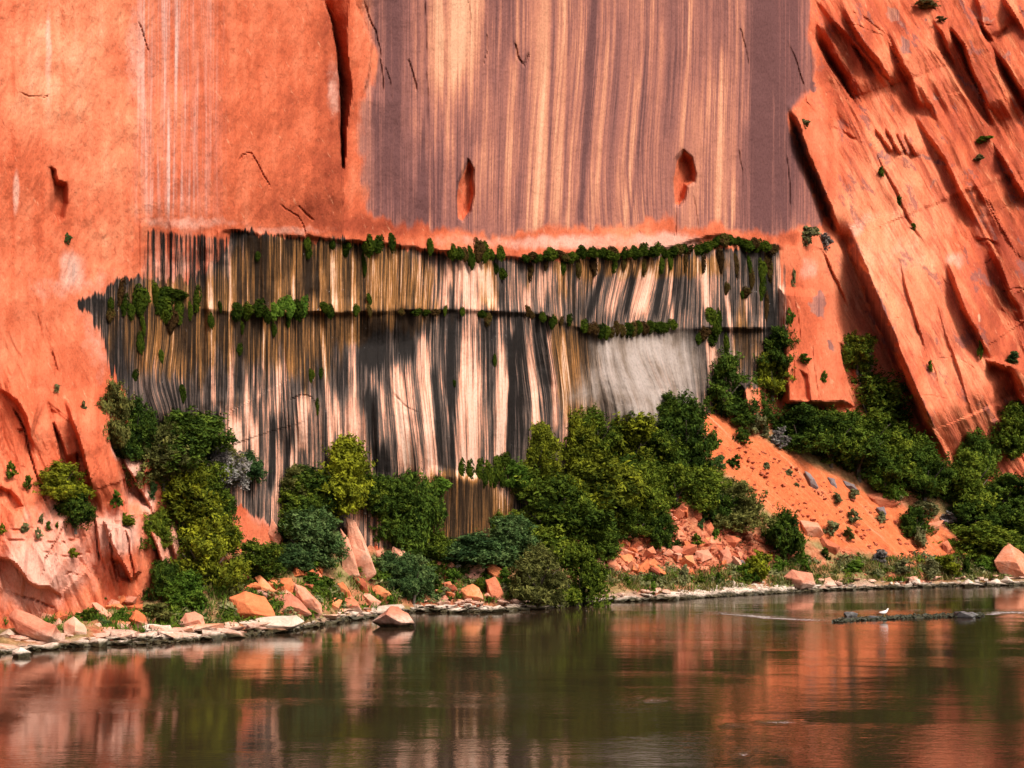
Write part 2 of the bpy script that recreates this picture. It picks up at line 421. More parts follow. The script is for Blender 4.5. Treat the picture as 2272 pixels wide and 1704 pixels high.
VARN = [(800, -400), (806, 0), (836, 120), (818, 215), (800, 245), (797, 330), (812, 345), (815, 470), (870, 492), (985, 508), (1060, 516), (1135, 524), (1160, 512), (1200, 505),
        (1262, 502), (1400, 506), (1432, 488), (1470, 488), (1485, 470), (1505, 470), (1512, 500), (1600, 494), (1700, 515), (1752, 512), (1800, 500), (1790, 400), (1748, 250),
        (1790, 205), (1806, 150), (1792, 60), (1788, 0), (1780, -400)]
SEEP = [(175, 672), (230, 640), (262, 620), (300, 612), (430, 620), (500, 560), (520, 512), (700, 528), (900, 547), (1000, 562), (1150, 576), (1250, 570), (1500, 558), (1725, 545),
        (1738, 600), (1746, 740), (1706, 830), (1640, 880), (1600, 920), (1560, 1000), (1090, 1260), (650, 1190), (470, 1090), (340, 980), (300, 905), (258, 850), (232, 780), (207, 705)]
TONES = [   # x at top, x at bottom, y0, y1, half-width, tone (+ pale, - black)
    (1045, 1038, 570, 1060, 26, 1.0), (1005, 1000, 575, 690, 14, .8), (1075, 1092, 590, 690, 14, .7), (932, 962, 740, 1050, 15, 1.0), (878, 905, 820, 1040, 15, .95), (842, 848, 860, 990, 8, .8),
    (786, 782, 560, 1010, 6, .8), (1112, 1108, 690, 1050, 8, 1.0), (1137, 1130, 740, 1060, 7, -1.2), (1128, 1100, 830, 1060, 6, .9), (1168, 1192, 640, 960, 9, .95), (1150, 1160, 700, 980, 6, -.8),
    (1250, 1256, 740, 1010, 7, .6), (1215, 1236, 700, 960, 6, .8), (463, 476, 480, 900, 7, .9), (508, 516, 500, 910, 5, .8), (734, 741, 505, 690, 6, 1.0), (642, 652, 560, 680, 4, .6), (672, 668, 876, 1000, 15, 1.0),
    (620, 618, 800, 930, 6, .7), (540, 548, 800, 930, 6, .7), (590, 575, 690, 900, 4, .8), (712, 738, 700, 1020, 5, .8), (745, 758, 880, 1020, 7, .9), (820, 852, 870, 1060, 20, -1.0), (832, 826, 715, 815, 28, -1.2),
    (1000, 1006, 640, 1050, 8, -.9), (605, 602, 930, 1080, 8, -1.2), (640, 635, 960, 1060, 7, -.8), (905, 900, 690, 800, 24, -.8), (960, 985, 820, 1050, 8, -.9), (690, 690, 560, 660, 20, -.8), (575, 580, 540, 690, 18, -.5),
    (420, 430, 680, 930, 16, -.4), (250, 280, 690, 860, 16, -.3), (380, 385, 730, 870, 10, .4), (520, 530, 930, 1060, 14, 1.0), (560, 575, 930, 1080, 10, .7), (650, 655, 1000, 1080, 10, .8), (1340, 1310, 590, 700, 8, -.9),
    (1380, 1350, 595, 700, 16, .7), (1406, 1388, 600, 700, 5, -1.1), (1440, 1420, 590, 700, 18, .8), (1470, 1455, 600, 700, 7, -1.0), (1490, 1486, 600, 720, 6, .7), (1726, 1740, 560, 740, 7, 1.0), (1698, 1712, 590, 740, 9, -1.2),
    (1610, 1640, 640, 870, 5, .8), (1560, 1570, 600, 690, 10, .8), (1525, 1520, 560, 690, 12, -.6), (1575, 1590, 760, 830, 14, .9), (1655, 1660, 640, 700, 8, .8), (1210, 1200, 590, 680, 12, .4), (1420, 1460, 770, 900, 40, 0.3)]
VTONES = [   # x at top, x at bottom, y0, y1, half-width, tone of single varnish streaks
    (942, 950, -60, 300, 4, -.35), (990, 990, -60, 240, 5, -.30), (972, 975, -60, 190, 9, .22), (1020, 1018, -60, 170, 17, .34), (1050, 1046, -60, 260, 7, .2), (1000, 992, 300, 500, 10, .10), (1066, 1058, 60, 330, 10, -.2), (1090, 1080, -60, 200, 20, -.24),
    (1140, 1118, 130, 520, 7, .24), (1166, 1150, 110, 520, 9, -.34), (1210, 1196, -60, 500, 13, .26), (1232, 1214, -60, 500, 4, -.25), (1252, 1236, -60, 500, 12, .26), (1278, 1250, -60, 500, 7, -.26), (1268, 1262, 0, 500, 5, .15), (1326, 1284, -60, 500, 9, -.48), (1312, 1274, 150, 500, 6, .2),
    (1352, 1318, 80, 500, 6, .2), (1376, 1350, 40, 500, 9, -.16), (1420, 1386, 140, 500, 6, .26), (1432, 1400, 120, 500, 3, -.26), (1452, 1425, -60, 500, 5, .16), (1470, 1445, 60, 480, 7, .2), (1500, 1480, -60, 320, 12, -.14), (1540, 1512, -60, 330, 5, .3), (1562, 1556, 180, 500, 10, -.12),
    (1604, 1592, 130, 490, 7, .42), (1632, 1628, 380, 500, 6, .3), (1576, 1570, 0, 280, 5, .14), (1650, 1655, -60, 260, 8, .12), (1690, 1690, -60, 500, 22, -.22), (1740, 1740, -60, 500, 30, -.12), (920, 926, 250, 420, 14, .14), (860, 862, -60, 480, 26, -.14)]
ZONES = {   # name: [(cx, cy, rx, ry, strength)]
    'ochre': [(460, 720, 160, 120, .45), (640, 720, 120, 120, .4), (900, 700, 90, 40, .6), (640, 600, 120, 90, .9), (860, 610, 110, 80, .9), (1085, 630, 22, 60, .9), (1290, 850, 46, 120, 1.0), (360, 730, 130, 110, .6), (1020, 1140, 95, 80, 1.9), (1450, 592, 170, 26, .9), (1250, 620, 60, 60, .5),
              (700, 770, 80, 90, .4), (1640, 760, 36, 100, .6), (790, 720, 40, 40, .8), (1240, 760, 20, 60, .8)],
    'pale': [(230, 720, 55, 120, .55), (160, 590, 26, 40, .8), (110, 640, 60, 30, .45), (1010, 532, 80, 14, .38), (1180, 540, 120, 16, .48), (1330, 535, 150, 18, .62), (1480, 535, 60, 24, .75), (1600, 540, 60, 20, .3),
             (400, 560, 100, 60, .42), (420, 492, 120, 12, .5), (640, 510, 90, 10, .55), (300, 120, 26, 110, .55), (740, 200, 16, 70, .6), (295, 1060, 26, 60, .7), (265, 1000, 16, 20, .9), (330, 1110, 16, 24, .8), (300, 1020, 18, 30, .8),
             (140, 1230, 140, 100, .58), (260, 1180, 40, 40, .7), (60, 1300, 80, 80, .55), (390, 1230, 40, 60, .45), (160, 1130, 90, 40, .3), (1795, 600, 22, 26, .6), (1890, 510, 24, 18, .6), (1920, 480, 40, 20, .4), (2120, 575, 22, 20, .6), (1990, 640, 90, 120, .16), (2010, 560, 60, 40, .2),
             (2180, 500, 40, 60, .3), (36, 430, 7, 50, .9), (108, 120, 7, 110, .8), (380, 640, 80, 60, .35), (600, 1110, 50, 60, .7), (350, 1180, 60, 60, .4)],
    'grey': [(1920, 810, 16, 60, 1.2), (1620, 800, 24, 60, .5), (860, 960, 40, 60, .3), (160, 600, 14, 44, .5)],
    'vdark': [(1100, 10, 30, 120, .10)],
    'vlight': [(1010, 60, 70, 140, .42), (990, 130, 50, 90, .2), (1240, 360, 90, 220, .10), (1080, 340, 60, 150, .08), (965, 230, 50, 90, .12), (1640, 420, 30, 120, .1)],
    'redness': [(550, 300, 220, 300, .5), (150, 940, 160, 120, .5), (60, 420, 120, 120, .5), (740, 200, 40, 260, .8), (770, 470, 120, 40, 1.0), (880, 505, 120, 18, 1.0), (1480, 500, 30, 40, .8), (2230, 450, 80, 300, .8), (1950, 60, 60, 50, .6), (2100, 250, 50, 60, .6), (2160, 300, 60, 60, .5), (2250, 650, 70, 160, .9), (2040, 130, 240, 160, .45),
                (1780, 720, 60, 120, .6), (1860, 140, 40, 80, .9), (1870, 240, 40, 50, .6), (1725, 525, 60, 20, .9), (230, 780, 60, 100, .2), (2040, 980, 40, 60, .4), (1760, 300, 40, 90, .4)],
    'lite': [(130, 130, 130, 160, .9), (220, 330, 160, 120, .4), (1930, 420, 90, 70, .7), (1990, 560, 110, 140, .6), (1900, 620, 40, 90, .7), (2020, 330, 60, 60, .5), (1940, 170, 50, 60, .5), (2090, 800, 80, 120, .45), (2100, 150, 60, 70, .3)],
}
VARN_SHADE = [
    [(1872, 515), (1893, 530), (1928, 612), (1958, 670), (1985, 735), (2000, 790), (1972, 780), (1935, 715), (1905, 625)], [(1750, 250), (1764, 262), (1800, 360), (1842, 450), (1862, 515), (1850, 515), (1815, 440), (1780, 360)],   # varnish painting two slab faces' shade deeper; then small varnish patches on right-hand rocks

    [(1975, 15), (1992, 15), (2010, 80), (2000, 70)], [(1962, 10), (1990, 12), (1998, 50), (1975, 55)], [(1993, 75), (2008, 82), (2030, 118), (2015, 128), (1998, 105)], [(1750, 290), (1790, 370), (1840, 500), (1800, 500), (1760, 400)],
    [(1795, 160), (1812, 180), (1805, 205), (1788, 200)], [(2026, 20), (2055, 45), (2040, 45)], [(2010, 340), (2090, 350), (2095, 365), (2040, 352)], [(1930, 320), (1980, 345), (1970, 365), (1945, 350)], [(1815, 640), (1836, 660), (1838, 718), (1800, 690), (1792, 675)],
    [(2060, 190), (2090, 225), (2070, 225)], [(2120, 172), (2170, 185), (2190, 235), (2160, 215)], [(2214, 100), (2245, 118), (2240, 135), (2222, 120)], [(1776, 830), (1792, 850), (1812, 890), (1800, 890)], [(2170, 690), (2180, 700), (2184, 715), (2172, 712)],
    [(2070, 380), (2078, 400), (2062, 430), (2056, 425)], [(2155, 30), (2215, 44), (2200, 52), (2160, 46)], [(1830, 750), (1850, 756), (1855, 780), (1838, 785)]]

def cliff_masks(px, py):
    wx = px + 5 * fbm(px / 40, py / 40, 3, 201); wy = py + 9 * fbm(px / 16, py / 60, 3, 202)
    A = {}
    A['su'] = streak_u(px, py); A['sv'] = py
    A['dq'] = (px - 1136) * math.cos(.5) - (py - 500) * math.sin(.5) + 8 * fbm(px / 90, py / 90, 2, 15); A['dr'] = (px - 1136) * math.sin(.5) + (py - 500) * math.cos(.5)
    A['slab'] = sstep(1770, 1880, px + (300 - py) * .1)
    A['varnish'] = sstep(-26, 24, poly_sd(VARN, wx, wy) + 18 * fbm(px / 16, py / 70, 4, 203))
    for P, dep, e in RECESS[1:3]:
        A['varnish'] *= 1 - local(lambda x, y: sstep(-3, 3, poly_sd(P, x, y)), P, px, py, 20)
    for P in VARN_SHADE:  # varnish patches, plus the shade painted onto the two slab faces
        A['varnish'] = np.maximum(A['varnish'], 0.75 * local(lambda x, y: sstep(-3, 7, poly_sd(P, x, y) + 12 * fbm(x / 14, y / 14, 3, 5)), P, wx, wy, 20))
    s = sstep(-26, 26, poly_sd(SEEP, wx, wy) + 16 * fbm(A['su'] / 8, py / 200, 3, 204))
    part = sstep(0, 30, poly_sd([(290, 640), (305, 485), (400, 495), (540, 505), (540, 680), (300, 690)], wx, wy)) * 0.50
    A['seep'] = np.maximum(s, part)
    t = np.zeros_like(px, float)
    su = px + 3 * fbm(px / 30, py / 60, 2, 9)
    for x0, x1, y0, y1, w, v in TONES:
        xx = x0 + (x1 - x0) * np.clip((py - y0) / (y1 - y0), 0, 1)
        t += v * np.exp(-((su - xx) / w) ** 4) * sstep(y0 - 18, y0 + 22, py + 22 * vnoise(px / 4, py * 0, 3)) * sstep(y1 + 18, y1 - 22, py + 22 * vnoise(px / 4, py * 0, 4))
    ly = np.interp(px, LX, LY)
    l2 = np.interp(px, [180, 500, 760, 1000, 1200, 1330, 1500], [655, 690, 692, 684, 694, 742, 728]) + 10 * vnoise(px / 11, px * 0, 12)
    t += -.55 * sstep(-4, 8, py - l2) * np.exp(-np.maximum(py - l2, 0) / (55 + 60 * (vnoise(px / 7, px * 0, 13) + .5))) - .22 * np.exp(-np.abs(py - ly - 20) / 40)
    t -= .75 * sstep(-8, 20, poly_sd([(925, 1072), (1000, 1050), (1100, 1068), (1105, 1260), (915, 1260)], px, py))
    t += .24 * sstep(790, 980, py + 60 * vnoise(px / 20, px * 0, 14)) * sstep(420, 560, px) * sstep(1130, 1060, px) - .16 * sstep(900, 700, px)
    A['tone'] = np.clip(t, -1.5, 1.5)
    v = np.zeros_like(px, float)
    for x0, x1, y0, y1, w, s_ in VTONES:
        xx = x0 + (x1 - x0) * (py - y0) / (y1 - y0)
        v += s_ * np.exp(-np.abs((su - xx) / w) ** 3) * sstep(y0 - 40, y0 + 40, py + 50 * vnoise(px / 5, py * 0, 33)) * sstep(y1 + 40, y1 - 40, py + 50 * vnoise(px / 5, py * 0, 34))
    A['vtone'] = v
    for k, L in ZONES.items():
        v = np.zeros_like(px, float)
        sx = A['su'] + 26 * vnoise(A['su'] / 7, py / 400, 61) + 30 * vnoise(A['su'] / 19, py / 500, 62) if k in ('vdark', 'vlight') else wx
        sy = py + 90 * vnoise(A['su'] / 5, py * 0, 63) if k in ('vdark', 'vlight') else wy
        for cx, cy, rx, ry, st in L:
            v += st * np.exp(-(((sx - cx) / rx) ** 2 + ((sy - cy) / ry) ** 2) ** 1.6 * 0.7)
        if k == 'vdark':
            for P, st, e in [([(818, 235), (880, 230), (945, 310), (985, 385), (992, 520), (818, 510)], .30, 40), ([(838, -420), (935, -420), (932, 230), (905, 260), (842, 250)], .22, 30), ([(1655, -420), (1800, -420), (1800, 530), (1655, 530)], .34, 50),
                             ([(1090, -420), (1135, -420), (1130, 120), (1100, 180)], .16, 20), ([(1480, -420), (1600, -420), (1600, 120), (1500, 180)], .14, 40)]:
                v += st * sstep(-e, e, poly_sd(P, sx, sy))
        A[k] = v
    su2 = streak_u(px, py)
    A['grey'] += 1.1 * sstep(-80, 75, poly_sd([(1322, 752), (1400, 742), (1500, 735), (1540, 790), (1548, 860), (1500, 950), (1400, 965), (1340, 900), (1275, 880), (1320, 810)], wx, wy) + 14 * fbm(su2 / 9, py / 300, 3, 77))
    A['wst'] = sstep(-40, 30, poly_sd([(312, -400), (486, -400), (480, 120), (482, 300), (476, 468), (316, 468), (318, 300)], wx + 6 * fbm(px / 30, py / 200, 2, 3), wy)) * (0.45 + 0.55 * sstep(430, 390, px))
    return A

def build_cliff():
    xs = np.r_[np.arange(-700, -40, 16), np.arange(-40, 2312, 3.2), np.arange(2312, 3000, 16)]
    ys = np.r_[np.arange(-420, -40, 16), np.arange(-40, 1100, 3.3), np.arange(1100, 1440, 4.5)]
    PX, PY = np.meshgrid(xs, ys)
    D = cliff_depth(PX, PY)
    X, Y, Z = unproject(PX, PY, D)
    # rows below the water line are not needed on the far side: keep them under the ground sheet
    A = cliff_masks(PX, PY)
    ny, nx = PX.shape
    idx = np.arange(ny * nx).reshape(ny, nx)
    q = np.stack([idx[:-1, :-1], idx[1:, :-1], idx[1:, 1:], idx[:-1, 1:]], -1).reshape(-1, 4)
    V = np.stack([X, Y, Z], -1).reshape(-1, 3)
    ymid = PY.ravel()[q].mean(1); xmid = PX.ravel()[q].mean(1)
    bx = np.interp(ymid, [-400, 0, 110, 200, 232, 505, 560, 850, 990, 1500], [1785, 1790, 1802, 1775, 1752, 1852, 1868, 1990, 2064, 2200])
    left = xmid < bx
    zmax = Z.ravel()[q].max(1)
    for nm, m, lab in (('cliff_wall', left, 'tall red sandstone wall with dark varnish and a black streaked seep band'),
                       ('cliff_slabs', ~left, 'tilted orange sandstone slabs leaning beside the streaked wall')):
        m = m & (zmax > -1.0)
        fq = q[m]
        used, inv = np.unique(fq, return_inverse=True)
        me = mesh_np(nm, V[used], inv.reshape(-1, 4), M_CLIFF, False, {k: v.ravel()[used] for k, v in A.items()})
        tag(link(nm, me), lab, 'cliff', kind='structure')

def cliff_material():
    s = NT('sandstone_cliff')
    su, sv = s.attr('su'), s.attr('sv')
    P = s.xyz(su, sv)
    def sc(ax, ay, off=0.0): return s.xyz(s.math('MULTIPLY', su, ax), s.math('MULTIPLY', sv, ay), off)
    big = s.noise(sc(.006, .006), 1, 4, .6)
    med = s.noise(sc(.030, .010, 3.1), 1, 6, .66)
    fine = s.noise(sc(.16, .10, 7.7), 1, 4, .65)
    vert = s.noise(sc(.05, .004, 1.3), 1, 4, .6)
    red = s.attr('redness'); lite = s.attr('lite')
    f = s.math('ADD', s.math('MULTIPLY', s.math('SUBTRACT', med, .5), .9), s.math('MULTIPLY', s.math('SUBTRACT', big, .5), 1.0))
    f = s.math('ADD', f, s.math('MULTIPLY', s.math('SUBTRACT', vert, .5), .5))
    f = s.math('ADD', s.math('SUBTRACT', s.math('ADD', f, .5), s.math('MULTIPLY', red, .38)), s.math('MULTIPLY', lite, .36))
    base = s.ramp(f, [(0.0, (.28, .056, .027)), (.28, (.45, .100, .045)), (.52, (.56, .152, .075)), (.76, (.60, .208, .108)), (1.0, (.63, .29, .17))])
    dn = s.noise(s.xyz(s.math('MULTIPLY', s.attr('dq'), .045), s.math('MULTIPLY', s.attr('dr'), .0065), 3.0), 1, 6, .68)
    dm = s.math('MULTIPLY', s.attr('slab'), .6)
    base = s.mix(s.math('MULTIPLY', dm, s.sm(dn, .52, .40)), base, (.30, .060, .034))
    base = s.mix(s.math('MULTIPLY', dm, s.sm(dn, .54, .68)), base, (.62, .25, .125))
    dp = s.noise(s.xyz(s.math('MULTIPLY', s.attr('dq'), .024), s.math('MULTIPLY', s.attr('dr'), .009), 9.0), 1, 7, .7)
    base = s.mix(s.math('MULTIPLY', s.math('MULTIPLY', s.attr('slab'), s.sm(dp, .57, .62)), .75), base, (.19, .072, .062))
    df = s.noise(s.xyz(s.math('MULTIPLY', s.attr('dq'), .17), s.math('MULTIPLY', s.attr('dr'), .016), 5.0), 1, 6, .72)
    base = s.mix(s.math('MULTIPLY', s.math('MULTIPLY', s.attr('slab'), s.sm(df, .40, .33)), .8), base, (.24, .050, .030))
    spk = s.sm(fine, .36, .27)
    fk = s.noise(s.xyz(s.math('MULTIPLY', s.math('SUBTRACT', su, s.math('MULTIPLY', sv, .45)), .10), s.math('MULTIPLY', sv, .030), 2.2), 1, 5, .68)
    base = s.mix(s.math('MULTIPLY', s.sm(fk, .37, .29), .75), base, (.30, .065, .034))
    base = s.mix(s.math('MULTIPLY', s.sm(fk, .60, .72), .55), base, (.64, .29, .165))
    base = s.mix(s.math('MULTIPLY', spk, .55), base, (.20, .05, .025))
    # desert varnish
    v1 = s.noise(sc(.11, .0014, 2.2), 1, 9, .80)
    v2 = s.noise(sc(.020, .0012, 9.2), 1, 4, .6)
    vcon = s.math('ADD', .5, s.math('MULTIPLY', s.sm(s.noise(sc(.018, .0035, 71.0), 1, 3, .5), .35, .65), 2.3))
    vt = s.math('ADD', s.math('MULTIPLY', s.math('SUBTRACT', v1, .5), vcon), s.math('MULTIPLY', s.math('SUBTRACT', v2, .5), .8))
    vt = s.math('ADD', vt, s.attr('vtone'))
    v3 = s.noise(sc(.26, .0016, 81.0), 1, 5, .7)
    vt = s.math('SUBTRACT', vt, s.math('MULTIPLY', s.sm(v3, .50, .66), .26))
    vt = s.math('ADD', vt, s.math('MULTIPLY', s.sm(v3, .44, .30), .16))
    vt = s.math('SUBTRACT', s.math('ADD', s.math('ADD', vt, .415), s.math('MULTIPLY', s.attr('vlight'), .75)), s.attr('vdark'))
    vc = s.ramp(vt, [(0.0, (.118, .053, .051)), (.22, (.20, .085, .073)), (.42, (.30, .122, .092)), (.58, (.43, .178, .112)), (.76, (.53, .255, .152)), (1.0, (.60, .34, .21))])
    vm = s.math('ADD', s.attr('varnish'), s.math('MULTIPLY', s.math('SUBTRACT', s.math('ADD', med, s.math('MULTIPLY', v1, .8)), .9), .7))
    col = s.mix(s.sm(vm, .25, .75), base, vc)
    # chalky water streaks on the left wall
    w1 = s.noise(sc(.11, .0022, 5.5), 1, 4, .6)
    wc = s.ramp(w1, [(0.25, (.30, .13, .10)), (.45, (.42, .20, .15)), (.55, (.50, .33, .29)), (.68, (.60, .48, .43)), (.8, (.36, .26, .26))])
    col = s.mix(s.math('MULTIPLY', s.math('MULTIPLY', s.attr('wst'), s.sm(w1, .30, .66)), .72), col, wc)
    # pale mineral bloom
    pn = s.noise(sc(.05, .03, 4.4), 1, 5, .65)
    pm = s.sm(s.math('ADD', s.math('MULTIPLY', s.attr('pale'), .9), s.math('MULTIPLY', s.math('SUBTRACT', pn, .55), .9)), .12, .85)
    col = s.mix(s.math('MULTIPLY', pm, .85), col, (.63, .36, .28))
    # seep streaks
    s1 = s.noise(sc(.17, .0026, 12.0), 1, 9, .78)
    s2 = s.noise(sc(.022, .0045, 15.0), 1, 4, .55)
    s3 = s.noise(sc(.34, .0045, 19.0), 1, 4, .65)
    st = s.math('ADD', s.math('MULTIPLY', s.math('SUBTRACT', s1, .5), 2.9), s.math('MULTIPLY', s.math('SUBTRACT', s2, .5), 1.0))
    st = s.math('ADD', st, s.math('MULTIPLY', s.math('SUBTRACT', s3, .5), 1.5))
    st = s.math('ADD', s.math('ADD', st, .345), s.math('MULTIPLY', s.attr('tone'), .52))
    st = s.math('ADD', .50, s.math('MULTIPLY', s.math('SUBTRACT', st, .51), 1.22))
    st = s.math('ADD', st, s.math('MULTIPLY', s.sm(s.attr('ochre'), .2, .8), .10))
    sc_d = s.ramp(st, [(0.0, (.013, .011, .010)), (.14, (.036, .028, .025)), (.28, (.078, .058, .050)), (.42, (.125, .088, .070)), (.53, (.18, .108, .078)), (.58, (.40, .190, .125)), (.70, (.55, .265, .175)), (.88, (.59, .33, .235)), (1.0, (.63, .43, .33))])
    sc_o = s.ramp(st, [(0.0, (.020, .012, .007)), (.18, (.070, .038, .018)), (.36, (.145, .070, .026)), (.52, (.24, .105, .030)), (.64, (.36, .165, .055)), (.78, (.57, .33, .21)), (1.0, (.64, .45, .33))])
    on = s.noise(sc(.05, .006, 23.0), 1, 4, .6)
    om = s.sm(s.math('ADD', s.math('MULTIPLY', s.attr('ochre'), .72), s.math('MULTIPLY', s.math('SUBTRACT', on, .5), 1.4)), .2, .5)
    sc_ = s.mix(om, sc_d, sc_o)
    wh = s.noise(sc(.06, .05, 31.0), 1, 6, .7)
    sc_ = s.mix(s.math('MULTIPLY', s.sm(wh, .66, .72), .5), sc_, (.42, .40, .40))
    sm_ = s.math('ADD', s.attr('seep'), s.math('MULTIPLY', s.math('SUBTRACT', .50, s1), 1.5))
    # pale streaks at the rim of the band let the red rock through
    col = s.mix(s.math('MULTIPLY', s.sm(sm_, .42, .56), s.sm(s.attr('seep'), .02, .2)), col, sc_)
    # polished grey patches
    gn = s.noise(sc(.02, .012, 40.0), 1, 5, .6)
    gs = s.noise(sc(.07, .006, 41.0), 1, 6, .7)
    gc = s.ramp(s.math('ADD', s.math('ADD', s.math('MULTIPLY', gn, .45), s.math('MULTIPLY', gs, .50)), s.math('MULTIPLY', s.attr('grey'), .10)), [(.42, (.10, .072, .055)), (.51, (.20, .155, .125)), (.58, (.29, .24, .21)), (.67, (.37, .315, .285)), (.80, (.46, .40, .365))])
    gm = s.sm(s.math('ADD', s.attr('grey'), s.math('MULTIPLY', s.math('SUBTRACT', s1, .5), 1.1)), .2, .85)
    col = s.mix(s.math('MULTIPLY', gm, .9), col, gc)
    pit = s.noise(sc(.30, .16, 51.0), 1, 3, .6)
    col = s.mix(1.0, col, s.ramp(pit, [(.25, .72), (.5, 1.0), (.8, 1.10)]), 'MULTIPLY')
    h = s.math('ADD', s.math('MULTIPLY', fine, .6), s.math('MULTIPLY', s.noise(sc(.07, .05, 61.0), 1, 6, .7), 1.0))
    h = s.math('ADD', h, s.math('MULTIPLY', s.math('ADD', df, dn), s.math('MULTIPLY', s.attr('slab'), 1.2)))
    nrm = s.bump(h, .45, .15)
    rough = s.math('SUBTRACT', .92, s.math('MULTIPLY', s.attr('seep'), .28))
    return s.done(s.bsdf(col, rough, nrm, .06))
# ---------------------------------------------------------------- the bank between the water line and the foot of the cliff
PG = [-700, -300, 0, 137, 240, 343, 508, 618, 714, 756, 928, 1065, 1220, 1340, 1516, 1718, 1855, 2130, 2272, 2600, 3000]
SHORE = [1530, 1480, 1450, 1437, 1431, 1429, 1415, 1405, 1388, 1379, 1357, 1358, 1350, 1335, 1329, 1317, 1309, 1300, 1298, 1288, 1280]
PB = [-700, -300, 0, 130, 250, 400, 500, 700, 950, 1080, 1300, 1450, 1560, 1640, 1750, 1900, 2080, 2272, 2600, 3000]
BASE = [1380, 1345, 1330, 1305, 1290, 1262, 1190, 1150, 1172, 1166, 1090, 1000, 903, 918, 930, 955, 988, 1030, 1080, 1100]
PR = [-700, 0, 200, 400, 500, 700, 900, 1100, 1300, 1450, 1520, 1565, 1640, 1760, 1870, 2000, 2100, 2200, 2400, 3000]
RIDGE = [1440, 1392, 1368, 1345, 1300, 1270, 1265, 1240, 1205, 1130, 1010, 918, 965, 1022, 1075, 1132, 1185, 1200, 1190, 1190]
RT = [.5, .5, .5, .5, .5, .5, .5, .5, .52, .6, .75, .92, .82, .72, .64, .58, .5, .5, .5, .5]

def g_ctrl(px):
    sh = np.interp(px, PG, SHORE)
    return sh, np.interp(px, PB, BASE), np.interp(px, PR, RIDGE), np.interp(px, PR, RT), F_PX * CAMH / (sh - HY), np.interp(px, PXC, DC0) + 1.0

def g_prof(px, t):
    sh, ba, ri, tr, ys, yb = g_ctrl(px)
    a = np.clip(t / tr, 0, 1) ** 1.25
    b = np.clip((t - tr) / (1 - tr), 0, 1)
    py = sh + (ri - sh) * a + (ba - ri) * b
    return py, ys + t * (yb - ys)

def ground_at(px, py):
    """the point of the bank seen at a photo pixel"""
    t = np.linspace(0, 1, 200)
    pp, yy = g_prof(np.full(200, float(px)), t)
    i = np.argmin(np.abs(pp - py))
    return unproject(px, py, yy[i]) if py < pp[0] else unproject(px, py, F_PX * CAMH / (py - HY))

def build_ground():
    xs = np.arange(-700, 3001, 6.0)
    ts = np.r_[-0.9, -0.5, -0.25, -0.12, -0.05, np.linspace(0, 1, 150), 1.08]
    PX, T = np.meshgrid(xs, ts)
    py, Y = g_prof(PX, np.clip(T, 0, 1))
    ys = g_ctrl(PX)[4]
    X, _, Z = unproject(PX, py, Y)
    neg = T < 0
    Y = np.where(neg, ys + T * 14, Y); X = np.where(neg, (PX - CX) / F_PX * Y, X); Z = np.where(neg, T * 2.2, Z)
    top = T > 1.0
    Y = np.where(top, Y + 4, Y); X = np.where(top, (PX - CX) / F_PX * Y, X)
    edge = sstep(0, .06, T)
    n = 0.5 * fbm(X / 3.0, Y / 3.0, 4, 301) + 0.16 * fbm(X / .55, Y / .55, 3, 302)
    sand = sstep(-12, 14, poly_sd([(1548, 900), (1590, 895), (1650, 950), (1770, 1012), (1880, 1066), (2010, 1125), (2110, 1180), (2160, 1235), (2050, 1262), (1900, 1225), (1790, 1200), (1690, 1130), (1600, 1050), (1545, 990)], PX, py))
    sand = np.maximum(sand, sstep(0, 30, poly_sd([(2170, 985), (2300, 1040), (2300, 1090), (2180, 1060)], PX, py)))
    rub = sstep(-10, 18, poly_sd([(1285, 1215), (1400, 1150), (1430, 1070), (1480, 1060), (1640, 1150), (1740, 1190), (1800, 1215), (1770, 1250), (1600, 1285), (1300, 1290)], PX, py))
    grass = (1 - sand) * (1 - rub * .8) * sstep(.015, .06, T) * sstep(-.3, .25, fbm(X / 4, Y / 4, 3, 305) + .22)
    rill = sand * (0.42 * fbm((PX - (py - 900) * 1.05) / 19, py / 400, 3, 307) + .10 * fbm(X / .5, Y / .5, 3, 308))
    Z = Z + n * edge * (1 - sand * .75) + rill + rub * .3 * fbm(X / .8, Y / .8, 3, 309)
    pale = sstep(.10, .0, T + .03 * fbm(X, Y, 2, 311))
    ny, nx = PX.shape
    idx = np.arange(ny * nx).reshape(ny, nx)
    q = np.stack([idx[:-1, :-1], idx[:-1, 1:], idx[1:, 1:], idx[1:, :-1]], -1).reshape(-1, 4)
    me = mesh_np('ground', np.stack([X, Y, Z], -1).reshape(-1, 3), q, M_GROUND, True, {'sand': sand, 'rub': rub, 'grass': grass, 'pale': pale, 'ru': PX - (py - 900) * 1.05, 'rv': py})
    tag(link('ground', me), 'sloping river bank of orange sand, red rubble and dry grass', 'bank', kind='structure')

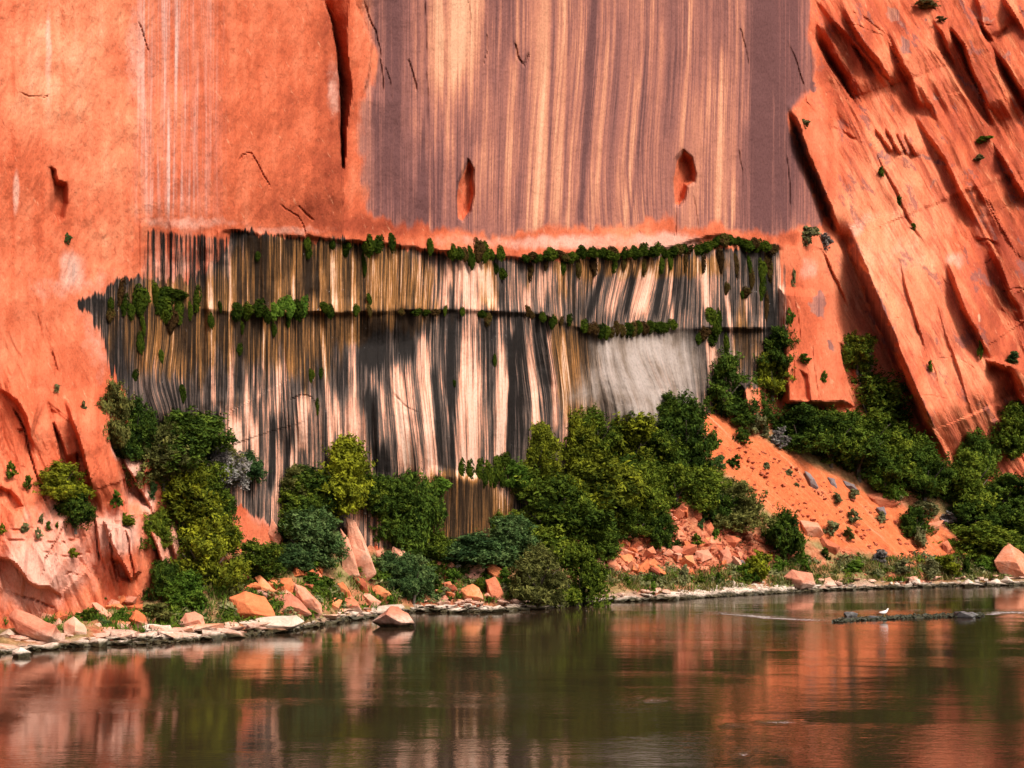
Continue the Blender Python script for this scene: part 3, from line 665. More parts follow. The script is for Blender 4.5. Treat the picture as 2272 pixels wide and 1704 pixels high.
def ground_material():
    s = NT('bank_soil')
    pos = s.n('ShaderNodeNewGeometry').outputs['Position']
    n1 = s.noise(pos, .5, 5, .6); n2 = s.noise(pos, 3.2, 4, .65); n3 = s.noise(pos, 11.0, 3, .6)
    red = s.ramp(n2, [(.25, (.20, .05, .025)), (.5, (.38, .11, .055)), (.75, (.52, .22, .13))])
    snd = s.ramp(s.math('ADD', s.math('MULTIPLY', n2, .6), s.math('MULTIPLY', n1, .4)), [(.3, (.36, .080, .030)), (.5, (.52, .130, .046)), (.7, (.58, .19, .082))])
    snd = s.mix(s.math('MULTIPLY', s.sm(n3, .36, .28), .7), snd, (.24, .06, .03))
    rn = s.noise(s.xyz(s.math('MULTIPLY', s.attr('ru'), .085), s.math('MULTIPLY', s.attr('rv'), .006)), 1, 5, .68)
    snd = s.mix(s.sm(rn, .54, .72), snd, (.60, .23, .12)); snd = s.mix(s.math('MULTIPLY', s.sm(rn, .45, .30), .6), snd, (.36, .075, .032))
    grs = s.ramp(n2, [(.25, (.10, .085, .03)), (.5, (.20, .155, .06)), (.75, (.32, .24, .115))])
    col = s.mix(s.attr('sand'), red, snd)
    col = s.mix(s.math('MULTIPLY', s.attr('grass'), s.sm(n1, .3, .6)), col, grs)
    col = s.mix(s.math('MULTIPLY', s.attr('pale'), .8), col, s.ramp(n3, [(.3, (.20, .16, .13)), (.7, (.50, .40, .33))]))
    z = s.n('ShaderNodeSeparateXYZ'); s.put(z.inputs[0], pos)
    col = s.mix(s.sm(z.outputs[2], .20, .05), col, (.03, .028, .018))
    return s.done(s.bsdf(col, .95, s.bump(s.math('ADD', s.math('ADD', n2, s.math('MULTIPLY', n3, .6)), s.math('MULTIPLY', s.math('MULTIPLY', rn, s.attr('sand')), 1.6)), .7, .16), .15))

# ---------------------------------------------------------------- the river
def build_water():
    xs = np.r_[np.arange(-160, -40, 6.0), np.arange(-40, 46, 0.32), np.arange(46, 161, 6.0)]
    ys = np.r_[np.arange(-160, 28, 8.0), np.arange(28, 62, .6), np.arange(62, 104, 0.22), np.arange(104, 130, 4.0)]
    X, Y = np.meshgrid(xs, ys)
    with np.errstate(divide='ignore', invalid='ignore'):
        yy = np.maximum(Y, 5)
        PX = CX + X / yy * F_PX; PY = HY + CAMH / yy * F_PX
    rip = np.zeros_like(X)
    wv = 3.5 * fbm(X / 2.2, Y / 1.2, 3, 401)
    for P, w, a in [([(1545, 1357), (1600, 1361), (1700, 1370), (1800, 1376), (1870, 1378)], 3.2, 1.0), ([(2165, 1364), (2230, 1360), (2300, 1361)], 3, 1.0), ([(1870, 1378), (1960, 1372), (2160, 1366)], 6, .6),
                    ([(1400, 1547), (1450, 1556), (1500, 1556)], 2, .8), ([(1590, 1612), (1680, 1607), (1760, 1604), (1800, 1610)], 2.5, .9), ([(1540, 1632), (1700, 1636), (1850, 1630)], 2.5, .6), ([(1620, 1680), (1680, 1672)], 2.5, .8),
                    ([(1560, 1648), (1600, 1660), (1800, 1665)], 5, .45), ([(900, 1340), (1100, 1350), (1400, 1340)], 5, .3), ([(1400, 1335), (1700, 1327), (2000, 1316), (2300, 1308)], 9, .35), ([(700, 1530), (1000, 1540), (1300, 1545)], 8, .2)]:
        d, sg, al, L = poly_line(P, PX, PY + wv)
        rip = np.maximum(rip, a * np.exp(-(d / w) ** 2) * sstep(0, .25, al) * sstep(1, .75, al))
    ny, nx = X.shape
    idx = np.arange(ny * nx).reshape(ny, nx)
    q = np.stack([idx[:-1, :-1], idx[:-1, 1:], idx[1:, 1:], idx[1:, :-1]], -1).reshape(-1, 4)
    me = mesh_np('water', np.stack([X, Y, 0 * X], -1).reshape(-1, 3), q, M_WATER, True, {'rip': rip})
    tag(link('river_water', me), 'calm dark green river reflecting the red cliff', 'river', kind='structure')

def water_material():
    s = NT('river_water')
    pos = s.n('ShaderNodeNewGeometry').outputs['Position']
    x = s.n('ShaderNodeSeparateXYZ'); s.put(x.inputs[0], pos)
    def sc(ax, ay): return s.xyz(s.math('MULTIPLY', x.outputs[0], ax), s.math('MULTIPLY', x.outputs[1], ay))
    a = s.noise(sc(.5, 1.1), 1, 2, .5)
    b = s.noise(sc(2.2, 6.0), 1, 3, .6)
    c = s.noise(sc(.05, .22), 1, 3, .5)
    d = s.noise(sc(3.0, 9.0), 1, 2, .5)
    calm = s.math('ADD', .35, s.math('MULTIPLY', s.sm(c, .42, .62), .9))
    h = s.math('MULTIPLY', s.math('ADD', s.math('MULTIPLY', a, .55), s.math('MULTIPLY', b, .42)), calm)
    h = s.math('ADD', h, s.math('MULTIPLY', s.math('MULTIPLY', d, s.attr('rip')), 3.0))
    n = s.bump(h, .155, .10)
    fo = s.noise(sc(5.0, 9.0), 1, 3, .75)
    foam_glint = s.math('MULTIPLY', s.sm(s.math('ADD', fo, s.math('MULTIPLY', s.attr('rip'), .27)), .74, .80), s.sm(s.attr('rip'), .25, .7))  # white riffle foam, also painted as sky glints along the ripple lines
    p = s.bsdf(s.mix(s.math('MULTIPLY', foam_glint, .8), (.026, .016, .009), (.60, .58, .58)), s.math('ADD', .055, s.math('MULTIPLY', foam_glint, .5)), n, .5)
    p.inputs['IOR'].default_value = 1.48
    return s.done(p)

# ---------------------------------------------------------------- stones and plants: materials
def rock_material(name, stops, dust=(.58, .30, .20), pale_top=.5):
    s = NT(name)
    g = s.n('ShaderNodeNewGeometry'); pos = g.outputs['Position']
    rnd = s.n('ShaderNodeObjectInfo').outputs['Random']
    n1 = s.noise(pos, 1.1, 5, .6); n2 = s.noise(pos, 6.0, 4, .65)
    f = s.math('ADD', s.math('ADD', s.math('MULTIPLY', n1, .7), s.math('MULTIPLY', n2, .35)), s.math('MULTIPLY', s.math('SUBTRACT', rnd, .5), .45))
    col = s.ramp(f, stops)
    x = s.n('ShaderNodeSeparateXYZ'); s.put(x.inputs[0], pos)
    z = s.math('ADD', x.outputs[2], s.math('MULTIPLY', s.math('SUBTRACT', n1, .5), .5))
    band = s.math('MULTIPLY', s.sm(z, .10, .28), s.sm(z, pale_top + .25, pale_top - .15))
    col = s.mix(s.math('MULTIPLY', band, .6), col, s.ramp(n2, [(.3, (.38, .28, .21)), (.6, (.62, .52, .43))]))
    wet = s.sm(z, .30, .12)
    col = s.mix(wet, col, s.ramp(n2, [(.3, (.016, .015, .010)), (.7, (.075, .060, .026))]))
    nrm = s.bump(s.math('ADD', n2, s.math('MULTIPLY', n1, .8)), .5, .10)
    return s.done(s.bsdf(col, s.math('SUBTRACT', .9, s.math('MULTIPLY', wet, .35)), nrm, .25))

def leaf_material(name, dark, mid, light, var=.35):
    s = NT(name)
    rnd = s.n('ShaderNodeObjectInfo').outputs['Random']
    f = s.math('ADD', s.attr('tint'), s.math('MULTIPLY', s.math('SUBTRACT', rnd, .5), var))
    col = s.ramp(f, [(0.0, dark), (.5, mid), (1.0, light)])
    d = s.n('ShaderNodeBsdfDiffuse'); s.put(d.inputs[0], col)
    t = s.n('ShaderNodeBsdfTranslucent'); s.put(t.inputs[0], col)
    m = s.n('ShaderNodeMixShader'); m.inputs[0].default_value = .22
    s.t.links.new(d.outputs[0], m.inputs[1]); s.t.links.new(t.outputs[0], m.inputs[2])
    return s.done(m.outputs[0])

def plain_material(name, a, b, scale=8, rough=.85):
    s = NT(name)
    pos = s.n('ShaderNodeNewGeometry').outputs['Position']
    n = s.noise(pos, scale, 4, .6)
    return s.done(s.bsdf(s.ramp(n, [(.3, a), (.7, b)]), rough, s.bump(n, .4, .03), .2))

M_CLIFF = cliff_material()
M_GROUND = ground_material()
M_WATER = water_material()
M_RED = rock_material('red_rock', [(.2, (.24, .055, .028)), (.45, (.44, .12, .055)), (.65, (.54, .19, .10)), (.9, (.60, .32, .22))])
M_ORANGE = rock_material('orange_rock', [(.2, (.36, .085, .032)), (.45, (.54, .15, .055)), (.7, (.60, .21, .085)), (.9, (.62, .30, .17))])
M_PINK = rock_material('pink_rock', [(.2, (.34, .11, .065)), (.45, (.52, .205, .125)), (.7, (.59, .28, .18)), (.9, (.62, .38, .28))])
M_BROWN = rock_material('brown_rock', [(.2, (.16, .06, .045)), (.45, (.27, .12, .085)), (.7, (.36, .18, .13)), (.9, (.42, .28, .21))])
M_PALE = rock_material('pale_rock', [(.2, (.26, .17, .12)), (.45, (.44, .33, .25)), (.7, (.56, .45, .37)), (.9, (.64, .56, .48))])
M_GREY = rock_material('grey_rock', [(.2, (.09, .07, .075)), (.5, (.17, .13, .13)), (.9, (.30, .24, .22))])
ROCKM = {'red': M_RED, 'orange': M_ORANGE, 'pink': M_PINK, 'brown': M_BROWN, 'pale': M_PALE, 'grey': M_GREY}
LEAF = {
    'dark': leaf_material('leaf_dark', (0.0120, 0.0257, 0.0065), (0.0479, 0.0851, 0.0129), (0.1174, 0.1676, 0.0206)),
    'mid': leaf_material('leaf_mid', (0.0179, 0.0348, 0.0065), (0.0791, 0.1186, 0.0142), (0.1857, 0.2255, 0.0232)),
    'olive': leaf_material('leaf_olive', (0.0269, 0.0433, 0.0073), (0.1341, 0.1533, 0.0144), (0.2765, 0.2974, 0.0198)),
    'teal': leaf_material('leaf_teal', (0.0168, 0.0387, 0.0142), (0.0599, 0.1108, 0.0334), (0.1318, 0.1933, 0.0618)),
    'brown': leaf_material('leaf_brownish', (0.0335, 0.0361, 0.0125), (0.1006, 0.1082, 0.0288), (0.2012, 0.1985, 0.0540)),
    'sage': leaf_material('leaf_sage', (0.0728, 0.0819, 0.0364), (0.2002, 0.2002, 0.0819), (0.3000, 0.3000, 0.1456)),
    'lime': leaf_material('leaf_lime', (0.0236, 0.0550, 0.0082), (0.0917, 0.1682, 0.0196), (0.1704, 0.2520, 0.0328)),
    'grey': leaf_material('leaf_grey', (0.0910, 0.0819, 0.0819), (0.2184, 0.1911, 0.1729), (0.3000, 0.3000, 0.2730)),
    'moss': leaf_material('moss_green', (.009, .018, .003), (.036, .058, .007), (.088, .115, .011), .5),
    'rust': leaf_material('moss_rust', (0.0196, 0.0112, 0.0056), (0.0700, 0.0392, 0.0140), (0.0840, 0.0910, 0.0168), .5),
    'dry': leaf_material('grass_dry', (.10, .085, .025), (.20, .165, .055), (.33, .27, .12)),
}
M_BARK = plain_material('bark', (.06, .045, .035), (.15, .12, .10))
M_FOOT = M_RED

# ---------------------------------------------------------------- plant meshes
def leaf_cards(C, N, size, tint, asp=1.7, jit=.45, rng=RNG):
    """one small quad per centre C facing about N"""
    n = len(C)
    N = N + jit * rng.normal(size=(n, 3)); N /= np.linalg.norm(N, axis=1)[:, None] + 1e-9
    Rv = rng.normal(size=(n, 3))
    U = np.cross(N, Rv); U /= np.linalg.norm(U, axis=1)[:, None] + 1e-9
    W = np.cross(N, U)
    s = size * rng.uniform(.55, 1.45, (n, 1))
    U = U * s * asp * .5; W = W * s * .5
    V = np.stack([C - U, C + W * .9, C + U, C - W * .9], 1).reshape(-1, 3)
    return V, np.arange(4 * n).reshape(n, 4), np.repeat(tint, 4)

def crown_mesh(name, seed, clumps, per, leaf, lobes, flat=1.0, droop=0.0):
    """unit crown: base at z=0, top near z=1, radius about .5; leaf clumps sit on a few lobes with gaps between them"""
    rng = np.random.default_rng(seed)
    lb = []
    for i in range(lobes):
        a = rng.uniform(0, 2 * math.pi); z = rng.uniform(.06, .82)
        r = rng.uniform(.14, .50) * (1.08 - .70 * z)
        lb.append((r * math.cos(a), r * math.sin(a), z, rng.uniform(.09, .20), rng.normal() * .12))
    lb += [(0, 0, .25, .22, 0), (rng.uniform(-.08, .08), 0, .52, .19, 0), (rng.uniform(-.16, .16), 0, .84, .09, .06)]
    C, N, T = [], [], []
    for k in range(clumps):                                  # each clump is a leafy spray reaching out and up
        x, y, z, r, lt = lb[rng.integers(len(lb))]
        d = rng.normal(size=3); d /= np.linalg.norm(d)
        p = np.array([x, y, z]) + d * r * rng.uniform(.3, 1.12)
        p[2] = max(p[2], .02)
        g = d * .7 + np.array([0, 0, .75 - 1.3 * droop]) + rng.normal(size=3) * .35; g /= np.linalg.norm(g)
        ln = rng.uniform(.04, .13) if rng.random() < .8 else rng.uniform(.13, .24)
        u = rng.random((per, 1))
        off = g * u * ln + rng.normal(size=(per, 3)) * (.010 + .022 * (1 - u * .6))
        C.append(p + off); N.append(d + .8 * rng.normal(size=(per, 3)) + np.array([0, 0, .5]))
        T.append(np.clip(.34 + lt + .24 * u[:, 0] + .17 * rng.normal() + .11 * rng.normal(size=per), 0, 1))
    V, Fq, tn = leaf_cards(np.concatenate(C), np.concatenate(N), leaf, np.concatenate(T), 2.3, rng=rng)
    V[:, 2] *= flat
    return mesh_np(name, V, Fq, LEAF['dark'], False, {'tint': tn})

def tube(bm, pts, r0, r1, seg=6):
    rings = []
    for i, p in enumerate(pts):
        p = Vector(p); t = (Vector(pts[min(i + 1, len(pts) - 1)]) - Vector(pts[max(i - 1, 0)])).normalized()
        a = t.orthogonal().normalized(); b = t.cross(a)
        r = r0 + (r1 - r0) * i / (len(pts) - 1)
        rings.append([bm.verts.new(p + (a * math.cos(2 * math.pi * k / seg) + b * math.sin(2 * math.pi * k / seg)) * r) for k in range(seg)])
    for A, B in zip(rings, rings[1:]):
        for k in range(seg): bm.faces.new((A[k], A[(k + 1) % seg], B[(k + 1) % seg], B[k]))
    bm.faces.new(rings[-1])

def trunk_mesh(name, seed):
    rnd = random.Random(seed); bm = bmesh.new()
    top = (rnd.uniform(-.05, .05), rnd.uniform(-.05, .05), .62)
    tube(bm, [(0, 0, -.06), (rnd.uniform(-.03, .03), rnd.uniform(-.03, .03), .25), top], .035, .014)
    for k in range(6):
        a = k * 1.05 + rnd.uniform(-.3, .3); z0 = rnd.uniform(.06, .4)
        tube(bm, [(0, 0, z0), (.14 * math.cos(a), .14 * math.sin(a), z0 + .16), (.30 * math.cos(a), .30 * math.sin(a), z0 + .36)], .018, .005, 5)
    me = bpy.data.meshes.new(name); bm.to_mesh(me); bm.free(); me.materials.append(M_BARK)
    return me

CROWNS = [crown_mesh('crown', 100 + i, 620, 30, .024, 20 + i % 6) for i in range(7)]
BUSHES = [crown_mesh('bush_crown', 150 + i, 200, 30, .040, 9, .95, .2) for i in range(4)]
TUFTS = [crown_mesh('shrub_crown', 180 + i, 90, 24, .062, 7, .9) for i in range(4)]
TRUNKS = [trunk_mesh('trunk', 300 + i) for i in range(4)]

def moss_mesh(name, seed):
    """a hanging cushion: rounded top, drooping tip, all small leaflets lying outward and down"""
    rng = np.random.default_rng(seed)
    n = 900
    lb = [(rng.uniform(-.22, .22), rng.uniform(-.1, .1), rng.uniform(-.25, .28), rng.uniform(.17, .30)) for _ in range(7)] + [(0, 0, 0, .34)]
    k = rng.integers(len(lb), size=n); L = np.array(lb)[k]
    d = rng.normal(size=(n, 3)); d /= np.linalg.norm(d, axis=1)[:, None]
    C = L[:, :3] + d * L[:, 3:4] * np.array([1, .8, 1.15]) * rng.uniform(.8, 1.08, (n, 1))
    C[:, 0] *= np.interp(C[:, 2], [-.6, 0, .5], [.55, 1, .8])
    t = np.clip(.42 + .35 * C[:, 2] * 0 + .22 * rng.normal(size=n) * .6 + .14 * (rng.random(len(lb))[k] - .5) * 2, 0, 1)
    V, Fq, tn = leaf_cards(C, d + np.array([0, 0, .3]), .095, t, 1.8, .5, rng)
    return mesh_np(name, V, Fq, LEAF['moss'], False, {'tint': tn})
MOSS = [moss_mesh('moss', 210 + i) for i in range(5)]

# ---------------------------------------------------------------- stone meshes
def hull_mesh(name, pts, cuts=2, rough=.04, seed=0, mat=None):
    bm = bmesh.new()
    for p in pts: bm.verts.new(p)
    res = bmesh.ops.convex_hull(bm, input=bm.verts)
    bmesh.ops.delete(bm, geom=[g for g in res['geom_interior'] if isinstance(g, bmesh.types.BMVert)], context='VERTS')
    bmesh.ops.dissolve_limit(bm, angle_limit=R(9), verts=bm.verts, edges=bm.edges)
    size = max((v.co.length for v in bm.verts), default=1)
    bmesh.ops.bevel(bm, geom=bm.edges[:], offset=size * .014, segments=1, affect='EDGES', profile=.5)
    bmesh.ops.triangulate(bm, faces=bm.faces)
    if cuts: bmesh.ops.subdivide_edges(bm, edges=bm.edges, cuts=cuts, use_grid_fill=True)
    for v in bm.verts:
        k = v.co / size
        v.co += v.normal * size * rough * (mnoise.noise(k * 3.1 + Vector((seed, 0, 0))) + .6 * mnoise.noise(k * 6.1 + Vector((0, seed, 0))))
    bmesh.ops.triangulate(bm, faces=bm.faces)
    me = bpy.data.meshes.new(name); bm.to_mesh(me); bm.free()
    if mat: me.materials.append(mat)
    return me

def stone_points(seed, sx=1, sy=1, sz=.7, n=13):
    rnd = random.Random(seed); P = []
    for _ in range(n):
        v = Vector((rnd.uniform(-1, 1), rnd.uniform(-1, 1), rnd.uniform(-1, 1)))
        m = max(abs(v.x), abs(v.y), abs(v.z)); v = v / m * rnd.uniform(.75, 1.0)
        P.append((v.x * sx * .5, v.y * sy * .5, v.z * sz * .5))
    return P
STONES = [hull_mesh('stone', stone_points(500 + i, 1, .85, .62), 0, .02, i, M_RED) for i in range(12)]
SLABS = [hull_mesh('flat_stone', stone_points(540 + i, 1, .8, .30), 0, .02, i, M_PALE) for i in range(8)]

def outlined_rock(name, P, Y, mat, thick=None, seed=0, lean=.25):
    """a boulder whose side towards the river has the given outline; it gets its real distance, depth and rounded facets"""
    rnd = random.Random(seed)
    P = np.array(P, float)
    W = (P[:, 0].max() - P[:, 0].min()) / F_PX * Y
    H = (P[:, 1].max() - P[:, 1].min()) / F_PX * Y
    th = thick or .62 * min(W, 2.2 * H) + .1
    c = P.mean(0); zlo, zhi = P[:, 1].max(), P[:, 1].min()
    origin = Vector(unproject(c[0], zlo, Y))
    pts = []
    for x, y in P:
        up = (zlo - y) / max(zlo - zhi, 1)
        yd = Y + th * (.15 + lean * up) + rnd.uniform(-.12, .12) * th
        pts.append(Vector(unproject(x, y, yd)) - origin)
        b = c + (np.array([x, y]) - c) * .72
        pts.append(Vector(unproject(b[0], b[1], yd + th * rnd.uniform(.55, .9))) - origin)
    for k in range(3):                                            # the front ridge
        a = rnd.uniform(-.34, .34); e = rnd.uniform(-.16, .30)
        x = c[0] + a * (P[:, 0].max() - P[:, 0].min()); y = c[1] + e * (zlo - zhi)
        pts.append(Vector(unproject(x, y, Y - th * rnd.uniform(.05, .30))) - origin)
    pts.append(Vector(unproject(c[0], zlo + 4, Y)) - origin + Vector((0, th * .4, -.35)))
    me = hull_mesh(name, pts, 2, .035, seed, mat)
    return link(name, me, origin)
# ================================================================ the large structure
build_cliff()
build_ground()
build_water()

# ================================================================ trees:  px, base py, width px, height px, leaf, label
TREES = [
 (248, 985, 78, 140, 'brown', 'sparse yellowish tree at the top corner of the white ledge'),
 (300, 1010, 92, 120, 'dark', 'dark shrubby tree just right of the sparse yellowish one'),
 (420, 1035, 170, 130, 'dark', 'broad dark green tree with round top under the grey fan of rock'),
 (365, 1075, 120, 140, 'brown', 'dull olive tree beside the white ledge above the lower buttress'),
 (482, 1085, 110, 100, 'grey', 'grey half bare shrubby tree below the pink streaked wall'),
 (408, 1165, 150, 150, 'olive', 'tall yellow green tree growing down beside the leaning slabs'),
 (492, 1062, 76, 84, 'brown', 'brownish green tree above the pink outcrop'),
 (455, 1305, 130, 165, 'olive', 'big leafy tree at the foot of the leaning slabs'),
 (488, 1232, 70, 150, 'dark', 'narrow dark tree left of the pink outcrop'),
 (572, 1285, 112, 90, 'mid', 'round green tree standing above the orange boulder pile'),
 (548, 1072, 74, 76, 'teal', 'small dusty green tree crowning the pink outcrop'),
 (668, 1182, 124, 130, 'mid', 'wide green tree right of the pink outcrop'),
 (690, 1250, 130, 125, 'teal', 'blue green tree left of the cracked pink slabs'),
 (755, 1130, 150, 165, 'olive', 'yellow topped tree against the dark grey rock stain'),
 (690, 1120, 110, 90, 'dark', 'dark tree tucked left of the yellow topped tree'),
 (862, 1198, 118, 150, 'dark', 'dense dark tree above the cracked pink slabs'),
 (925, 1240, 110, 205, 'dark', 'tall dark tree left of the brown dripping wall'),
 (968, 1245, 80, 70, 'mid', 'small green tree under the brown dripping wall'),
 (1050, 1262, 150, 85, 'teal', 'low blue green tree in front of the brown dripping wall'),
 (1135, 1250, 110, 110, 'teal', 'bushy blue green tree beside the leaning red rock slab'),
 (1190, 1070, 92, 135, 'olive', 'bright yellow crowned tree against the streaked wall'),
 (1190, 1165, 130, 130, 'mid', 'mid green tree right of the brown dripping wall'),
 (1285, 1090, 130, 160, 'olive', 'yellow green tree under the ochre streaks'),
 (1390, 1060, 160, 150, 'olive', 'broad yellow green tree below the polished grey rock'),
 (1240, 1220, 190, 165, 'mid', 'largest rounded green tree in the middle of the grove'),
 (1345, 1180, 190, 175, 'olive', 'big sunny green tree at the middle of the grove'),
 (1420, 1155, 120, 130, 'mid', 'green tree at the grove edge beside the red rubble slope'),
 (1330, 1235, 110, 80, 'dark', 'dark low tree under the big sunny tree'),
 (1470, 1065, 110, 110, 'mid', 'green tree just above the top of the rubble slope'),
 (1524, 1060, 120, 170, 'dark', 'dark tree left of the sand slope top'),
 (1560, 1125, 110, 95, 'mid', 'green tree between the rubble and the orange sand'),
 (1633, 1175, 115, 115, 'brown', 'loose brownish tree between the rubble and the orange sand'),
 (1480, 945, 66, 80, 'mid', 'small green tree at the lower edge of the polished grey rock'),
 (1602, 915, 120, 135, 'dark', 'dark tree standing at the very top of the sand slope'),
 (1660, 945, 95, 90, 'dark', 'low dark tree spreading right from the sand slope top'),
 (1728, 815, 80, 90, 'dark', 'dark bush tree clinging to the right end of the seep band'),
 (1714, 880, 86, 100, 'olive', 'yellow green tree clinging above the rounded red rock'),
 (1902, 822, 78, 85, 'mid', 'bright green bush tree beside the grey stained slab'),
 (1775, 1002, 120, 112, 'dark', 'dark tree at the foot of the red pillars'),
 (1842, 1030, 125, 120, 'mid', 'green tree right of the red pillars in the gully'),
 (1940, 960, 130, 135, 'mid', 'green tree growing up against the long dark slab face'),
 (1905, 1062, 140, 115, 'dark', 'wide dark tree in the middle of the gully row'),
 (1985, 1078, 120, 120, 'mid', 'mid green tree below the long dark slab face'),
 (2050, 1108, 120, 130, 'dark', 'dark tree below the foot of the big orange slab'),
 (1964, 1105, 80, 75, 'lime', 'pale feathery tree at the lower edge of the gully row'),
 (2150, 1140, 120, 140, 'mid', 'tree at the lower end of the gully row by the orange bank'),
 (2160, 1075, 90, 125, 'dark', 'dark upright tree right of the big orange slab foot'),
 (2160, 1188, 110, 80, 'dark', 'dense dark tree at the bottom of the gully row'),
 (2246, 1010, 110, 120, 'mid', 'tree under the overhanging red block'),
 (2226, 1140, 120, 90, 'dark', 'dark tree above the far bank grasses'),
 (2185, 1240, 140, 76, 'mid', 'spreading tree behind the two red boulders'),
 (2272, 1235, 100, 110, 'dark', 'dark tree behind the pointed red hump'),
 (2030, 1185, 60, 66, 'dark', 'small dark tree at the lower right of the sand slope'),
 (1742, 1250, 86, 125, 'dark', 'dark bush tree at the foot of the orange sand'),
 (1466, 1212, 66, 82, 'dark', 'small dark tree alone in the red rubble'),
 (918, 1338, 90, 112, 'teal', 'blue green bush tree at the water behind the pointed rock'),
 (878, 1300, 80, 80, 'teal', 'low blue green bush tree left of the red boulders'),
 (1198, 1348, 120, 128, 'brown', 'brownish tamarisk hanging over the water'),
 (1288, 1342, 115, 140, 'mid', 'green tamarisk leaning over the water'),
 (138, 1098, 100, 80, 'olive', 'green tree on the bare lower buttress'),
 (168, 1172, 82, 95, 'dark', 'dark tree hanging below the green one on the bare buttress'),
 (364, 1325, 66, 90, 'dark', 'dark little conifer shaped tree at the foot of the leaning slabs'),
 (420, 1330, 90, 70, 'lime', 'bright low green tree beside the dark little one'),
 (440, 1215, 110, 110, 'dark', 'dark tree between the two tallest trees on the left'), (385, 1010, 90, 90, 'mid', 'green tree just under the grey fan of rock'),
 (455, 1130, 110, 110, 'mid', 'green tree behind the grey half bare one'),
 (670, 1215, 110, 110, 'dark', 'dark tree below the wide green one by the outcrop'), (810, 1130, 90, 80, 'mid', 'green tree right of the yellow topped tree'),
 (868, 1130, 90, 80, 'dark', 'dark tree against the foot of the pale streaks'), (900, 1215, 90, 110, 'mid', 'green tree filling between the two dark trees by the brown wall'),
 (1140, 1075, 60, 60, 'lime', 'bright small tree beside the plump moss over the brown wall'), (1320, 1010, 100, 100, 'mid', 'green tree top among the yellow ones under the ochre streaks'),
 (1300, 1150, 130, 140, 'olive', 'yellowish tree at the heart of the grove'), (1440, 1015, 100, 110, 'mid', 'green tree right of the broad yellow green one'),
 (1150, 1210, 100, 70, 'mid', 'low green tree between the blue green ones and the grove'), (1385, 1120, 100, 110, 'dark', 'shaded tree right of the big sunny one'),
 (1500, 1115, 90, 90, 'mid', 'green tree on the rubble crest left of the sand'), (1590, 1160, 80, 90, 'dark', 'dark tree on the rubble crest by the sand'),
 (2000, 1060, 110, 110, 'mid', 'green tree higher in the gully under the slab'), (1850, 1005, 110, 100, 'dark', 'dark tree highest in the gully beside the pillars'),
 (2060, 1085, 90, 90, 'dark', 'dark tree close to the big orange slab foot'), (2215, 1200, 100, 70, 'mid', 'green tree over the two bank boulders'),
 (658, 1118, 90, 70, 'mid', 'green tree touching the right side of the pink outcrop'), (712, 1185, 100, 96, 'mid', 'green tree in the middle of the left thicket below the yellow topped one'),
 (782, 1098, 80, 84, 'mid', 'green tree right beside the yellow topped one'), (655, 1092, 76, 60, 'brown', 'dull brownish tree top against the streaks left of the yellow topped tree'),
 (820, 1135, 90, 90, 'dark', 'dark tree behind the cracked pink slabs'), (640, 1262, 90, 60, 'teal', 'low dusty tree at the top of the little rockslide'),
 (955, 1160, 60, 66, 'dark', 'dark small tree under the broad bright moss cushion'), (340, 1210, 70, 80, 'mid', 'green tree at the top of the pink leaning slabs'), (1210, 1255, 130, 90, 'mid', 'low green tree behind the two tamarisks'),
 (1100, 1180, 76, 50, 'mid', 'small green tree at the right foot of the brown dripping wall'), (1395, 1195, 90, 80, 'mid', 'green tree low at the grove edge above the rubble'),
 (1930, 1020, 120, 110, 'mid', 'mid green tree in the upper half of the gully row'),
 (1795, 985, 90, 90, 'mid', 'green tree directly under the slot of the red pillars'),
]
for i, (px, py, w, h, k, lab) in enumerate(TREES):
    b = Vector(ground_at(px, py))
    if py < np.interp(px, PB, BASE) - 4:                     # roots in a crack of the cliff
        b = Vector(unproject(px, py, float(cliff_depth(np.array([px]), np.array([py]))[0]) - .3))
    m = b.y / F_PX
    root = bpy.data.objects.new('tree', None); COL.objects.link(root)
    root.location = b - Vector((0, 0, .15)); root.rotation_euler = (0, 0, random.uniform(0, 6.28))
    tag(root, lab, 'tree', 'trees and bushes along the foot of the cliff')
    W, H = w * m * 1.28, h * m * 1.02
    link('crown', CROWNS[i % len(CROWNS)], scale=(W, W * .9, H), parent=root, mat=LEAF[k])
    link('trunk', TRUNKS[i % len(TRUNKS)], scale=(W, W, H), parent=root)

